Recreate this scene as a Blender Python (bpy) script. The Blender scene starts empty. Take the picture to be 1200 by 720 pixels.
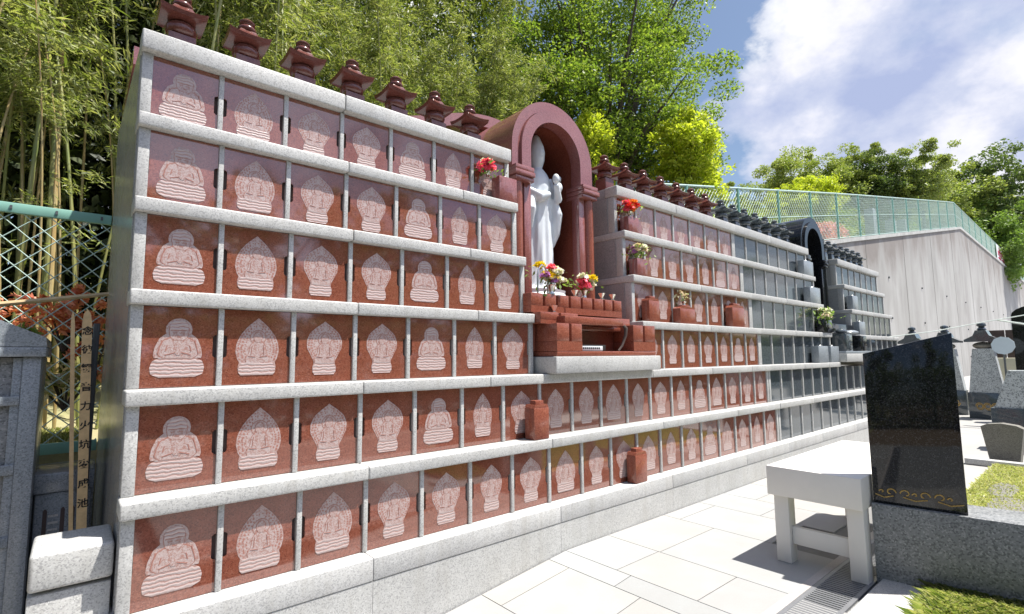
import bpy, bmesh, math, random
import numpy as np
from mathutils import Vector, Matrix
R = math.radians
rng = np.random.default_rng(7)
random.seed(7)
scn = bpy.context.scene
COL = scn.collection
w = 0.38            # width of one urn niche
d = 0.2575 * w      # each row of niches stands back by this
H0 = 1.463          # eye level above the terrace
def zz(v): return v * w + H0

# ------------------------------------------------------------------ materials
def new_mat(name):
    m = bpy.data.materials.new(name); m.use_nodes = True
    nt = m.node_tree; b = nt.nodes['Principled BSDF']
    return m, nt, b
def N(nt, t, **k):
    n = nt.nodes.new(t)
    for a, v in k.items(): setattr(n, a, v)
    return n
def ramp(nt, fac, stops, interp='LINEAR'):
    r = N(nt, 'ShaderNodeValToRGB'); cr = r.color_ramp; cr.interpolation = interp
    while len(cr.elements) < len(stops): cr.elements.new(0.5)
    for e, (p, c) in zip(cr.elements, stops):
        e.position = p; e.color = (*c, 1) if len(c) == 3 else c
    nt.links.new(fac, r.inputs[0]); return r.outputs[0]
def coords(nt, kind='Object'):
    return N(nt, 'ShaderNodeTexCoord').outputs[kind]
def noise(nt, vec, scale, detail=4, rough=.6, dist=0):
    n = N(nt, 'ShaderNodeTexNoise'); n.inputs['Scale'].default_value = scale
    n.inputs['Detail'].default_value = detail; n.inputs['Roughness'].default_value = rough
    n.inputs['Distortion'].default_value = dist
    if vec is not None: nt.links.new(vec, n.inputs['Vector'])
    return n.outputs['Fac']
def voro(nt, vec, scale, feat='F1', out='Distance'):
    n = N(nt, 'ShaderNodeTexVoronoi', feature=feat); n.inputs['Scale'].default_value = scale
    if vec is not None: nt.links.new(vec, n.inputs['Vector'])
    return n.outputs[out]
def mixc(nt, fac, a, b, mode='MIX'):
    m = N(nt, 'ShaderNodeMix', data_type='RGBA', blend_type=mode)
    for s, v in ((m.inputs[0], fac), (m.inputs[6], a), (m.inputs[7], b)):
        if hasattr(v, 'links') or hasattr(v, 'is_linked'): nt.links.new(v, s)
        elif isinstance(v, (int, float)): s.default_value = v
        else: s.default_value = (*v, 1)
    return m.outputs[2]
def bump(nt, b, h, strength=.3, dist=.01):
    n = N(nt, 'ShaderNodeBump'); n.inputs['Strength'].default_value = strength
    n.inputs['Distance'].default_value = dist
    nt.links.new(h, n.inputs['Height']); nt.links.new(n.outputs[0], b.inputs['Normal'])

def granite(name, base, dark, light, scale=170, rough=.55, spread=.5, spec=.5, blotch=.12, coat=0, bmp=.15, drip=0):
    m, nt, b = new_mat(name); v = coords(nt)
    cell = voro(nt, v, scale, out='Color')
    sep = N(nt, 'ShaderNodeSeparateColor'); nt.links.new(cell, sep.inputs[0])
    fine = noise(nt, v, scale * 1.7, 2, .7)
    c = ramp(nt, sep.outputs[0], [(0, dark), (.16 * spread * 2, dark), (.30, base), (.72, base), (1, light)])
    c = mixc(nt, fine, c, tuple(x * .72 for x in base))
    big = noise(nt, v, 3.2, 5, .65)
    c2 = ramp(nt, big, [(.3, (1 - blotch,) * 3), (.7, (1 + blotch * .4,) * 3)])
    c = mixc(nt, 1.0, c, c2, 'MULTIPLY')
    if drip:
        mp = N(nt, 'ShaderNodeMapping'); mp.inputs['Scale'].default_value = (9, 9, 1.1); nt.links.new(v, mp.inputs[0])
        dn = noise(nt, mp.outputs[0], 1.3, 6, .7)
        c = mixc(nt, ramp(nt, dn, [(.50, (0, 0, 0)), (.72, (.5,) * 3)]), c, (.33, .315, .285))
    nt.links.new(c, b.inputs['Base Color'])
    b.inputs['Roughness'].default_value = rough
    b.inputs['Specular IOR Level'].default_value = spec
    if coat:
        b.inputs['Coat Weight'].default_value = coat; b.inputs['Coat Roughness'].default_value = .04
    if bmp: bump(nt, b, fine, bmp, .002)
    return m
def plain(name, c, rough=.6, metal=0, var=.12, vs=9, spec=.5, bmp=0):
    m, nt, b = new_mat(name); v = coords(nt)
    n = noise(nt, v, vs, 5, .65)
    col = ramp(nt, n, [(.25, tuple(x * (1 - var) for x in c)), (.75, tuple(min(1, x * (1 + var)) for x in c))])
    nt.links.new(col, b.inputs['Base Color'])
    b.inputs['Roughness'].default_value = rough; b.inputs['Metallic'].default_value = metal
    b.inputs['Specular IOR Level'].default_value = spec
    if bmp: bump(nt, b, n, bmp, .004)
    return m
M = {}
M['white'] = granite('white_granite', (.55, .55, .535), (.25, .25, .255), (.72, .72, .71), 190, .5, drip=1)
M['pale'] = granite('pale_granite', (.56, .56, .55), (.28, .28, .29), (.72, .72, .72), 190, .6, drip=1)
M['side'] = granite('polished_grey_granite', (.36, .37, .375), (.19, .195, .20), (.5, .5, .5), 170, .22, bmp=0, spec=.35)
M['red'] = granite('polished_red_granite', (.275, .086, .053), (.12, .034, .022), (.39, .165, .115), 200, .07, bmp=0, blotch=.28, spec=.7, coat=1)
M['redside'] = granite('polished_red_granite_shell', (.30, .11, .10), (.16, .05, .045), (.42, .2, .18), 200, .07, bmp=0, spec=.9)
M['finial'] = granite('polished_maroon_granite', (.15, .048, .038), (.07, .018, .015), (.23, .09, .07), 220, .2, bmp=0, spec=.55)
M['altar'] = granite('red_altar_granite', (.30, .092, .058), (.15, .04, .027), (.41, .17, .115), 170, .16, bmp=0)
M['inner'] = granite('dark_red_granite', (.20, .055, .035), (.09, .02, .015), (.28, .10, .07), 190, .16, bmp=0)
M['grey'] = granite('polished_dark_grey_granite', (.075, .092, .106), (.03, .038, .045), (.19, .215, .235), 200, .06, bmp=0, spec=.8)
M['black'] = granite('polished_black_granite', (.012, .013, .016), (.004, .004, .005), (.075, .078, .085), 150, .06, bmp=0)
M['bluegrey'] = granite('blue_grey_granite', (.30, .335, .37), (.15, .17, .19), (.45, .48, .5), 170, .25, bmp=0)
M['plinth'] = granite('grey_plinth_granite', (.26, .27, .275), (.07, .075, .08), (.52, .52, .52), 110, .4)
M['speckle'] = granite('black_speckled_granite', (.52, .56, .58), (.05, .06, .07), (.72, .75, .76), 75, .5, spread=.75)
M['core'] = plain('shadow_gap_stone', (.085, .06, .055), .9)
M['bench'] = plain('cream_painted_board', (.74, .715, .67), .5, var=.035, vs=5)
M['steel'] = plain('brushed_steel', (.62, .62, .60), .22, 1, .05)
M['gold'] = plain('dull_gold_leaf', (.42, .27, .08), .5, .15, .3, 40)
M['green_metal'] = plain('green_painted_metal', (.20, .40, .33), .4, 0, .1, 6)
M['green_wire'] = plain('green_plastic_wire', (.40, .53, .49), .45, 0, .15, 9)
M['dark_steel'] = plain('dark_steel_post', (.09, .10, .105), .4, 0, .2)
M['bamboo_pole'] = plain('dry_bamboo', (.50, .37, .20), .45, 0, .3, 14)
M['board_wood'] = plain('pale_cedar_board', (.64, .46, .24), .6, 0, .2, 22)
M['ink'] = plain('black_ink', (.012, .011, .011), .7)
M['soil'] = plain('brown_soil', (.16, .12, .08), .95, 0, .35, 5, bmp=.5)
M['straw'] = plain('dry_turf', (.40, .39, .27), .95, 0, .3, 14, bmp=.4)
M['stem'] = plain('green_stem', (.10, .20, .05), .6)
M['white_stone'] = plain('white_marble', (.62, .665, .70), .4, 0, .08, 6)
M['beige'] = plain('beige_stucco', (.62, .58, .42), .8, 0, .08)
M['brown_wood'] = plain('dark_brown_boards', (.075, .052, .045), .8, 0, .35, 6)
M['pale_blue'] = plain('pale_blue_paint', (.58, .67, .72), .5, 0, .03)
M['grate'] = plain('galvanised_steel', (.34, .35, .37), .4, .7, .12)
M['kerb'] = granite('pinkish_kerb_stone', (.46, .44, .425), (.36, .33, .32), (.52, .50, .49), 240, .6)
M['brownstone'] = granite('brown_grey_stone', (.20, .19, .165), (.10, .095, .085), (.3, .29, .26), 120, .6)
M['banner'] = plain('white_banner_cloth', (.62, .64, .66), .8, var=.05)
M['red_paint'] = plain('red_paint', (.45, .03, .08), .7)
M['cable'] = plain('pale_cable', (.6, .66, .62), .5)

def engraved(name, mode):
    m, nt, b = new_mat(name); v = coords(nt)
    hi, lo = (.44, .365, .355), (.31, .165, .14)
    if mode == 'open':
        a = voro(nt, v, 46); n = noise(nt, v, 120, 3)
        c = ramp(nt, a, [(.30, (.16, .05, .035)), (.44, hi)])
        c = mixc(nt, n, c, tuple(x * .85 for x in hi))
    elif mode == 'lines':
        wv = N(nt, 'ShaderNodeTexWave', bands_direction='Z'); nt.links.new(v, wv.inputs[0])
        wv.inputs['Scale'].default_value = 17; wv.inputs['Distortion'].default_value = 4.5
        wv.inputs['Detail'].default_value = 3; wv.inputs['Detail Scale'].default_value = 1.4
        c = ramp(nt, wv.outputs['Fac'], [(.0, lo), (.3, hi), (1, hi)])
    else:
        n = noise(nt, v, 42, 6, .72, 1.8)
        c = ramp(nt, n, [(.40, lo), (.54, hi), (1, tuple(min(1, x * 1.12) for x in hi))])
    sp = noise(nt, v, 300, 2)
    c = mixc(nt, ramp(nt, sp, [(.35, (.3,) * 3), (.6, (0, 0, 0))]), c, (.42, .24, .20))
    bump(nt, b, sp if mode != 'lines' else wv.outputs['Fac'], .5, .003)
    nt.links.new(c, b.inputs['Base Color']); b.inputs['Roughness'].default_value = .32
    b.inputs['Specular IOR Level'].default_value = .7
    return m
M['eng_open'] = engraved('frosted_openwork', 'open')
M['eng_lines'] = engraved('frosted_petal_lines', 'lines')
M['eng_plain'] = engraved('frosted_drapery', 'plain')
M['eng_dark'] = plain('frosted_line_red', (.32, .145, .115), .4)

def leafmat(name, cols, trans=.35, rough=.5):
    m, nt, b = new_mat(name)
    g = N(nt, 'ShaderNodeNewGeometry')
    c = ramp(nt, g.outputs['Random Per Island'], [(i / max(1, len(cols) - 1), c) for i, c in enumerate(cols)])
    nt.links.new(c, b.inputs['Base Color']); b.inputs['Roughness'].default_value = rough
    b.inputs['Specular IOR Level'].default_value = .35
    t = N(nt, 'ShaderNodeBsdfTranslucent'); nt.links.new(mixc(nt, 1, c, (1.25, 1.35, .6), 'MULTIPLY'), t.inputs[0])
    mx = N(nt, 'ShaderNodeMixShader'); mx.inputs[0].default_value = trans
    nt.links.new(b.outputs[0], mx.inputs[1]); nt.links.new(t.outputs[0], mx.inputs[2])
    nt.links.new(mx.outputs[0], nt.nodes['Material Output'].inputs[0])
    return m
M['leaf_bamboo'] = leafmat('bamboo_leaves', [(.11, .15, .035), (.20, .245, .07), (.31, .34, .12), (.44, .44, .22), (.15, .20, .05)], .4)
M['leaf_bamboo_dark'] = leafmat('bamboo_leaves_shaded', [(.05, .08, .015), (.10, .14, .025), (.20, .22, .05)])  # darker copy of the bamboo leaves, shade of the thicket in the colour
M['leaf_shade'] = leafmat('grove_shade_leaves', [(.022, .036, .012), (.04, .06, .018), (.07, .09, .03)], .15)  # near-black leaves: the inner shade of the grove put into the colour
M['leaf_green'] = leafmat('broad_leaves', [(.08, .14, .025), (.17, .25, .045), (.30, .37, .075), (.11, .18, .03)], .45)
M['leaf_yellow'] = leafmat('young_yellow_leaves', [(.43, .48, .045), (.54, .56, .08), (.32, .41, .04)], .47)
M['leaf_mixed'] = leafmat('hill_leaves', [(.17, .23, .06), (.28, .34, .10), (.36, .38, .13), (.21, .28, .08)])
M['leaf_dark'] = leafmat('evergreen_leaves', [(.06, .10, .035), (.11, .16, .05), (.18, .23, .08)])
M['leaf_light'] = leafmat('light_green_leaves', [(.16, .25, .06), (.22, .32, .08), (.12, .2, .05)])
M['leaf_red'] = leafmat('red_young_leaves', [(.66, .22, .14), (.74, .34, .22), (.55, .14, .09)])
M['leaf_pink'] = leafmat('pink_blossom', [(.60, .22, .30), (.7, .35, .4), (.5, .15, .22)])
M['leaf_white'] = leafmat('white_pink_leaves', [(.6, .5, .42), (.7, .62, .55), (.45, .45, .25), (.3, .36, .12)])
M['grass'] = leafmat('grass_blades', [(.34, .39, .13), (.47, .49, .24), (.58, .54, .34), (.40, .45, .17)], .35)
M['grass_dark'] = leafmat('long_grass_blades', [(.12, .18, .045), (.30, .35, .11), (.56, .53, .33)], .3)
M['bark'] = plain('dark_bark', (.075, .06, .045), .9, 0, .4, 12, bmp=.6)
def culm_mat(name, a, b_):
    m, nt, b = new_mat(name); v = coords(nt)
    s = N(nt, 'ShaderNodeSeparateXYZ'); nt.links.new(v, s.inputs[0])
    n = noise(nt, v, 2.2, 4)
    c = ramp(nt, n, [(.35, a), (.65, b_)])
    nt.links.new(c, b.inputs['Base Color']); b.inputs['Roughness'].default_value = .4
    return m
M['culm_green'] = culm_mat('green_culm', (.17, .21, .06), (.30, .28, .10))
M['culm_tan'] = culm_mat('tan_culm', (.38, .26, .10), (.42, .36, .18))

def concrete_mat():
    m, nt, b = new_mat('streaked_concrete'); v = coords(nt)
    mp = N(nt, 'ShaderNodeMapping'); mp.inputs['Scale'].default_value = (.3, .3, .12); nt.links.new(v, mp.inputs[0])
    n1 = noise(nt, mp.outputs[0], 1.6, 6, .62, .3)
    mp2 = N(nt, 'ShaderNodeMapping'); mp2.inputs['Scale'].default_value = (.9, .9, .07); nt.links.new(v, mp2.inputs[0])
    n2 = noise(nt, mp2.outputs[0], 1.4, 5, .65)
    n3 = noise(nt, v, 1.2, 6)
    c = ramp(nt, n1, [(.34, (.28, .272, .258)), (.47, (.345, .338, .322)), (.60, (.40, .395, .38))])
    c = mixc(nt, ramp(nt, n2, [(.34, (.38,) * 3), (.54, (0, 0, 0))]), c, (.22, .21, .198))
    at = N(nt, 'ShaderNodeAttribute', attribute_name='wall_height')
    hm = N(nt, 'ShaderNodeMath', operation='MULTIPLY'); nt.links.new(at.outputs['Fac'], hm.inputs[0]); nt.links.new(n1, hm.inputs[1])
    c = mixc(nt, ramp(nt, hm.outputs[0], [(.36, (0, 0, 0)), (.52, (.85,) * 3)]), c, (.19, .165, .15))
    c = mixc(nt, ramp(nt, n3, [(.5, (0, 0, 0)), (.8, (.25,) * 3)]), c, (.35, .34, .32))
    nt.links.new(c, b.inputs['Base Color']); b.inputs['Roughness'].default_value = .9
    bump(nt, b, n2, .2, .01)
    return m
M['concrete'] = concrete_mat()
def paving_mat():
    m, nt, b = new_mat('white_stone_paving')
    g = N(nt, 'ShaderNodeNewGeometry'); v = coords(nt)
    c = ramp(nt, g.outputs['Random Per Island'], [(0, (.30, .312, .315)), (.4, (.345, .355, .355)), (.7, (.365, .353, .325)), (1, (.32, .322, .325))])
    n = noise(nt, v, 120, 3); n2 = noise(nt, v, 2.5, 5)
    c = mixc(nt, ramp(nt, n, [(.3, (.35,) * 3), (.6, (0, 0, 0))]), c, (.25, .25, .25))
    c = mixc(nt, ramp(nt, n2, [(.42, (.35,) * 3), (.7, (0, 0, 0))]), c, (.255, .25, .235))
    nt.links.new(c, b.inputs['Base Color']); b.inputs['Roughness'].default_value = .65
    bump(nt, b, n, .15, .002)
    return m
M['paving'] = paving_mat()
def ground_mat():
    m, nt, b = new_mat('dry_grass_ground'); v = coords(nt)
    n = noise(nt, v, .9, 6, .65); n2 = noise(nt, v, 40, 3)
    c = ramp(nt, n, [(.3, (.42, .36, .24)), (.5, (.36, .34, .16)), (.7, (.22, .27, .08))])
    c = mixc(nt, n2, c, (.25, .22, .13)); nt.links.new(c, b.inputs['Base Color'])
    b.inputs['Roughness'].default_value = .95; bump(nt, b, n2, .5, .02)
    return m
M['ground'] = ground_mat()
M['coping'] = plain('weathered_coping', (.40, .40, .38), .9, 0, .25, 2)
M['joint'] = plain('grey_mortar', (.17, .17, .165), .9)
M['terrace'] = plain('cemetery_paving', (.31, .305, .295), .8, 0, .1, 3)

# ------------------------------------------------------------------ mesh building
class MB:
    def __init__(s): s.v = []; s.f = []; s.m = []; s.mats = []; s.flat = []
    def mi(s, mat):
        if mat not in s.mats: s.mats.append(mat)
        return s.mats.index(mat)
    def add(s, vs, fs, mat):
        o = len(s.v); k = s.mi(mat)
        s.v += [tuple(p) for p in vs]
        s.f += [tuple(i + o for i in f) for f in fs]; s.m += [k] * len(fs)
        return s
    def box(s, a, b, mat, bev=0, seg=2, xf=None):
        (x0, y0, z0), (x1, y1, z1) = a, b
        if x0 > x1: x0, x1 = x1, x0
        if y0 > y1: y0, y1 = y1, y0
        if z0 > z1: z0, z1 = z1, z0
        bm = bmesh.new()
        vs = [bm.verts.new(p) for p in ((x0, y0, z0), (x1, y0, z0), (x1, y1, z0), (x0, y1, z0), (x0, y0, z1), (x1, y0, z1), (x1, y1, z1), (x0, y1, z1))]
        for f in ((3, 2, 1, 0), (4, 5, 6, 7), (0, 1, 5, 4), (1, 2, 6, 5), (2, 3, 7, 6), (3, 0, 4, 7)): bm.faces.new([vs[i] for i in f])
        if bev: bmesh.ops.bevel(bm, geom=list(bm.edges), offset=bev, segments=seg, affect='EDGES', profile=.5)
        s.bm(bm, mat, xf); return s
    def bm(s, bm, mat, xf=None):
        bm.verts.index_update()
        vs = [(xf @ v.co) if xf else v.co.copy() for v in bm.verts]
        s.add(vs, [[v.index for v in f.verts] for f in bm.faces], mat); bm.free()
    def prism(s, pts, axis, t0, t1, mat):
        # pts: outline (a,b); axis 'y' -> (x,z) outline extruded along y, 'x' -> (y,z), 'z' -> (x,y)
        def P(a, b, t): return {'y': (a, t, b), 'x': (t, a, b), 'z': (a, b, t)}[axis]
        n = len(pts)
        ar = sum(pts[i][0] * pts[(i + 1) % n][1] - pts[(i + 1) % n][0] * pts[i][1] for i in range(n))
        if (ar > 0) != (axis != 'y'): pts = pts[::-1]
        vs = [P(a, b, t0) for a, b in pts] + [P(a, b, t1) for a, b in pts]
        if t0 > t1: vs = vs[n:] + vs[:n]
        fs = [tuple(range(n))[::-1], tuple(range(n, 2 * n))] + [(i, (i + 1) % n, n + (i + 1) % n, n + i) for i in range(n)]
        s.add(vs, fs, mat); return s
    def lathe(s, prof, c, mat, n=20, sx=1, sy=1, pw=2.0):
        vs = []; fs = []
        for r, z in prof:
            for i in range(n):
                a = 2 * math.pi * i / n; ca, sa = math.cos(a), math.sin(a)
                k = (abs(ca) ** pw + abs(sa) ** pw) ** (-1 / pw)
                vs.append((c[0] + r * k * ca * sx, c[1] + r * k * sa * sy, c[2] + z))
        m_ = len(prof)
        for j in range(m_ - 1):
            for i in range(n):
                i2 = (i + 1) % n; fs.append((j * n + i, j * n + i2, (j + 1) * n + i2, (j + 1) * n + i))
        fs.append(tuple(range(n))[::-1]); fs.append(tuple((m_ - 1) * n + i for i in range(n)))
        s.add(vs, fs, mat); return s
    def tube(s, path, rad, mat, n=7, caps=True):
        pts = [Vector(p) for p in path]
        if not hasattr(rad, '__len__'): rad = [rad] * len(pts)
        vs = []; fs = []; up = None
        for k, p in enumerate(pts):
            t = (pts[min(k + 1, len(pts) - 1)] - pts[max(k - 1, 0)]).normalized()
            if up is None:
                up = Vector((0, 0, 1)) if abs(t.z) < .9 else Vector((1, 0, 0))
            a = t.cross(up).normalized(); up2 = a.cross(t).normalized(); up = up2
            for i in range(n):
                an = 2 * math.pi * i / n
                vs.append(p + a * (math.cos(an) * rad[k]) + up2 * (math.sin(an) * rad[k]))
        for k in range(len(pts) - 1):
            for i in range(n):
                i2 = (i + 1) % n; fs.append((k * n + i2, k * n + i, (k + 1) * n + i, (k + 1) * n + i2))
        if caps:
            fs.append(tuple(range(n))); fs.append(tuple((len(pts) - 1) * n + i for i in range(n))[::-1])
        s.add(vs, fs, mat); return s
    def ball(s, c, r, mat, u=12, v=8):
        if not hasattr(r, '__len__'): r = (r, r, r)
        vs = [(c[0], c[1], c[2] - r[2])]; fs = []
        for j in range(1, v):
            ph = -math.pi / 2 + math.pi * j / v
            for i in range(u):
                a = 2 * math.pi * i / u
                vs.append((c[0] + r[0] * math.cos(ph) * math.cos(a), c[1] + r[1] * math.cos(ph) * math.sin(a), c[2] + r[2] * math.sin(ph)))
        vs.append((c[0], c[1], c[2] + r[2]))
        for i in range(u): fs.append((0, 1 + (i + 1) % u, 1 + i))
        for j in range(v - 2):
            for i in range(u):
                a = 1 + j * u; fs.append((a + i, a + (i + 1) % u, a + u + (i + 1) % u, a + u + i))
        a = 1 + (v - 2) * u
        for i in range(u): fs.append((a + i, a + (i + 1) % u, len(vs) - 1))
        s.add(vs, fs, mat); return s
    def mesh(s, name, smooth=True, ang=32):
        me = bpy.data.meshes.new(name); me.from_pydata(s.v, [], s.f)
        for m in s.mats: me.materials.append(M[m])
        me.polygons.foreach_set('material_index', s.m)
        if smooth:
            me.polygons.foreach_set('use_smooth', [True] * len(me.polygons))
            me.set_sharp_from_angle(angle=R(ang))
        me.update(); return me
    def build(s, name, parent=None, smooth=True, ang=32, loc=None):
        return link(name, s.mesh(name, smooth, ang), parent, loc)
def link(name, me, parent=None, loc=None):
    o = bpy.data.objects.new(name, me); COL.objects.link(o)
    if parent: o.parent = parent
    if loc: o.location = loc
    return o
def tag(o, label, cat, group=None, kind=None):
    if label: o['label'] = label
    if cat: o['category'] = cat
    if group: o['group'] = group
    if kind: o['kind'] = kind
    return o
def empty(name, loc, label, cat, group=None, rz=0):
    o = bpy.data.objects.new(name, None); COL.objects.link(o); o.location = loc; o.rotation_euler = (0, 0, rz)
    o.empty_display_size = .1
    return tag(o, label, cat, group)
def copy_tree(o, parent=None):
    c = o.copy(); COL.objects.link(c); c.parent = parent
    for ch in [x for x in COL.objects if x.parent == o]: copy_tree(ch, c)
    return c
def structure(o): o['kind'] = 'structure'; return o
ORD = ['first', 'second', 'third', 'fourth', 'fifth', 'sixth', 'seventh', 'eighth']

# leaf clouds ------------------------------------------------------
def leaf_mesh(name, cen, L, asp, mat, up=.5, droop=0, dirs=None):
    n = len(cen); cen = np.asarray(cen, float)
    nor = rng.normal(size=(n, 3)); nor[:, 2] += up * 2; nor /= np.linalg.norm(nor, axis=1)[:, None]
    t = rng.normal(size=(n, 3)) if dirs is None else dirs + rng.normal(size=(n, 3)) * .35
    t[:, 2] -= droop
    t -= nor * (t * nor).sum(1)[:, None]; t /= np.linalg.norm(t, axis=1)[:, None] + 1e-9
    s = np.cross(nor, t); l = L * rng.uniform(.6, 1.3, n)[:, None]
    q = np.empty((n, 4, 3)); q[:, 0] = cen - t * l * .5; q[:, 2] = cen + t * l * .5
    q[:, 1] = cen + s * l * asp * .5 - t * l * .08 + nor * l * .06; q[:, 3] = cen - s * l * asp * .5 - t * l * .08 + nor * l * .06
    me = bpy.data.meshes.new(name); me.vertices.add(4 * n); me.loops.add(4 * n); me.polygons.add(n)
    me.vertices.foreach_set('co', q.reshape(-1)); me.loops.foreach_set('vertex_index', np.arange(4 * n, dtype=np.int32))
    me.polygons.foreach_set('loop_start', np.arange(0, 4 * n, 4, dtype=np.int32))
    me.materials.append(M[mat]); me.update(calc_edges=True); me.validate(); return me
def clump_points(clumps, per, sig):
    out = []
    for c in clumps:
        c = np.asarray(c, float); k = max(3, int(per * rng.uniform(.5, 1.5)))
        v = rng.normal(size=(k, 3)); v /= np.linalg.norm(v, axis=1)[:, None]
        out.append(c + v * (rng.uniform(.1, 1, k) ** .45)[:, None] * np.asarray(sig) * 1.75 * rng.uniform(.6, 1.3))
    return np.concatenate(out)
def ell_clumps(cen, rad, n, lo=.35):
    v = rng.normal(size=(n, 3)); v /= np.linalg.norm(v, axis=1)[:, None]
    r = rng.uniform(lo ** 3, 1, n) ** (1 / 3)
    wob = 1 + .22 * np.sin(v[:, 0] * 5 + cen[0]) * np.cos(v[:, 2] * 6 + cen[1]) + rng.normal(size=n) * .07
    return np.asarray(cen) + v * (r * wob)[:, None] * np.asarray(rad)
def tree(name, label, loc, crowns, nclump, per, sig, L, mat, trunk_r, asp=.55, group=None, cat='tree', limbs=9, bark='bark'):
    root = empty(name, loc, label, cat, group)
    cl = np.concatenate([ell_clumps(c, r, max(4, int(nclump * f))) for c, r, f in crowns])
    link('crown', leaf_mesh('crown', clump_points(cl, per, sig), L, asp, mat, up=.6), root)
    mb = MB(); top = np.asarray(crowns[0][0], float)
    p = [(0, 0, -.6)] + [(top[0] * t + .12 * math.sin(5 * t + loc[0]), top[1] * t, top[2] * 1.05 * t) for t in (.12, .3, .5, .7, .85)]
    mb.tube(p, [trunk_r * k for k in (1.25, 1, .85, .65, .42, .2)], bark, 9)
    idx = rng.choice(len(cl), min(limbs, len(cl)), replace=False)
    for i in idx:
        e = cl[i]; t0 = rng.uniform(.3, .6); s0 = np.array([top[0] * t0, top[1] * t0, top[2] * 1.05 * t0])
        mid = s0 * .5 + e * .5 + np.array([0, 0, .12 * np.linalg.norm(e - s0)])
        mb.tube([s0, s0 * .7 + mid * .3, mid, e * .6 + mid * .4, e], [trunk_r * k for k in (.5, .42, .28, .17, .06)], bark, 6)
    mb.build('trunk', root); return root

# ------------------------------------------------------------------ the setting
def ramp_z(x): return min(0.0, .105 * (x - 2.70)) if x > -1.2 else .105 * (-1.2 - 2.70)
xs = [-150, -60, -25, -8, -4, -1.2, 0, 1, 2, 2.7, 4, 8, 14, 30, 60, 140, 400]; ys = [-200, -80, -30, -12, -6, -3, -1, 0, 3, 8, 20, 60, 250]
vs = [(x, y, ramp_z(x) - .035) for y in ys for x in xs]; nx = len(xs)
fs = [(j * nx + i, j * nx + i + 1, (j + 1) * nx + i + 1, (j + 1) * nx + i) for j in range(len(ys) - 1) for i in range(nx - 1)]
gm = MB(); gm.add(vs, [f for f in fs if vs[f[1]][0] > -1.1], 'terrace'); gm.add(vs, [f for f in fs if vs[f[1]][0] <= -1.1], 'soil')
structure(gm.build('ground', smooth=False))
# paving: rows of irregular white slabs over a bed of mortar
mb = MB(); bed = MB()
xq = [-1.2, 0, 1, 2, 2.7, 7.0]
bed.add([(x, y, ramp_z(x) - .012) for x in xq for y in (-3.4, -.115)], [(2 * i, 2 * i + 2, 2 * i + 3, 2 * i + 1) for i in range(len(xq) - 1)], 'joint')
x = -1.2; pr = random.Random(11)
while x < 7.0:
    wd = pr.choice([.5, .62, .62, .8, .42]); x2 = min(7.0, x + wd); y = -.117
    if x < 2.7 < x2: x2 = 2.7
    y -= pr.uniform(.0, .5)
    first = True; ya = -.117
    while ya > -3.4:
        yb = (y if first and ya - y > .12 else ya - pr.choice([.6, .8, .8, 1.0])); first = False
        g = .003
        c = [(x + g, yb + g), (x2 - g, yb + g), (x2 - g, ya - g), (x + g, ya - g)]
        if not (x > 2.9 and yb < -1.62):
            mb.add([(a, b, ramp_z(a) - .02) for a, b in c] + [(a, b, ramp_z(a)) for a, b in c],
                   [(3, 2, 1, 0), (4, 5, 6, 7), (0, 1, 5, 4), (1, 2, 6, 5), (2, 3, 7, 6), (3, 0, 4, 7)], 'paving')
        ya = yb
    x = x2
structure(bed.build('paving_bed', smooth=False)); structure(mb.build('paving', smooth=False))
# soil and slope behind the building
def bank_z(x, y):
    t = max(0., min(1., (y - 2.9) / .5)); return -.42 + t * 1.12 + max(0, y - 4) * .16
xs = np.linspace(-30, 30, 61); ys = [1.0, 1.6, 2.2, 2.7, 2.9, 3.15, 3.4, 4, 5, 6, 8, 10, 13, 17, 25, 40, 70]
vs = [(x_, y, (-.43 if y < 2.8 else bank_z(x_, y) + .07 * math.sin(x_ * 1.3 + y))) for y in ys for x_ in xs]; nx = len(xs)
fs = [(j * nx + i, j * nx + i + 1, (j + 1) * nx + i + 1, (j + 1) * nx + i) for j in range(len(ys) - 1) for i in range(nx - 1)]
# keep it behind the columbarium or left of it
fs = [f for f in fs if all(vs[i][0] < -.55 or vs[i][1] > 2.85 for i in f)]
structure(MB().add(vs, fs, 'ground').build('bank', ang=60))
# ------------------------------------------------------------------ retaining wall with its fence
WALL = [(7.2, 3.30, 2.95), (22.3, 3.30, 5.75), (45.5, 3.30, 9.88), (75, 3.34, 9.6), (112, 3.4, 9.3), (260, 3.6, 9.0)]
mb = MB()
for (x0, y0, z0), (x1, y1, z1) in zip(WALL, WALL[1:]):
    vs = [(x0, y0, -.3), (x1, y1, -.3), (x1, y1, z1), (x0, y0, z0), (x0, y0 + .4, -.3), (x1, y1 + .4, -.3), (x1, y1 + .4, z1), (x0, y0 + .4, z0)]
    mb.add(vs, [(0, 1, 2, 3), (3, 2, 6, 7), (5, 4, 7, 6), (0, 3, 7, 4), (1, 5, 6, 2)], 'concrete')
wm = mb.build('retaining_wall', smooth=False); ha = wm.data.attributes.new('wall_height', 'FLOAT', 'POINT'); ha.data.foreach_set('value', [1.0 if v.co.z > 0 else 0.0 for v in wm.data.vertices])
tw = tag(wm, 'tall streaked concrete retaining wall below the green fence', 'wall')
mb = MB()
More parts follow.
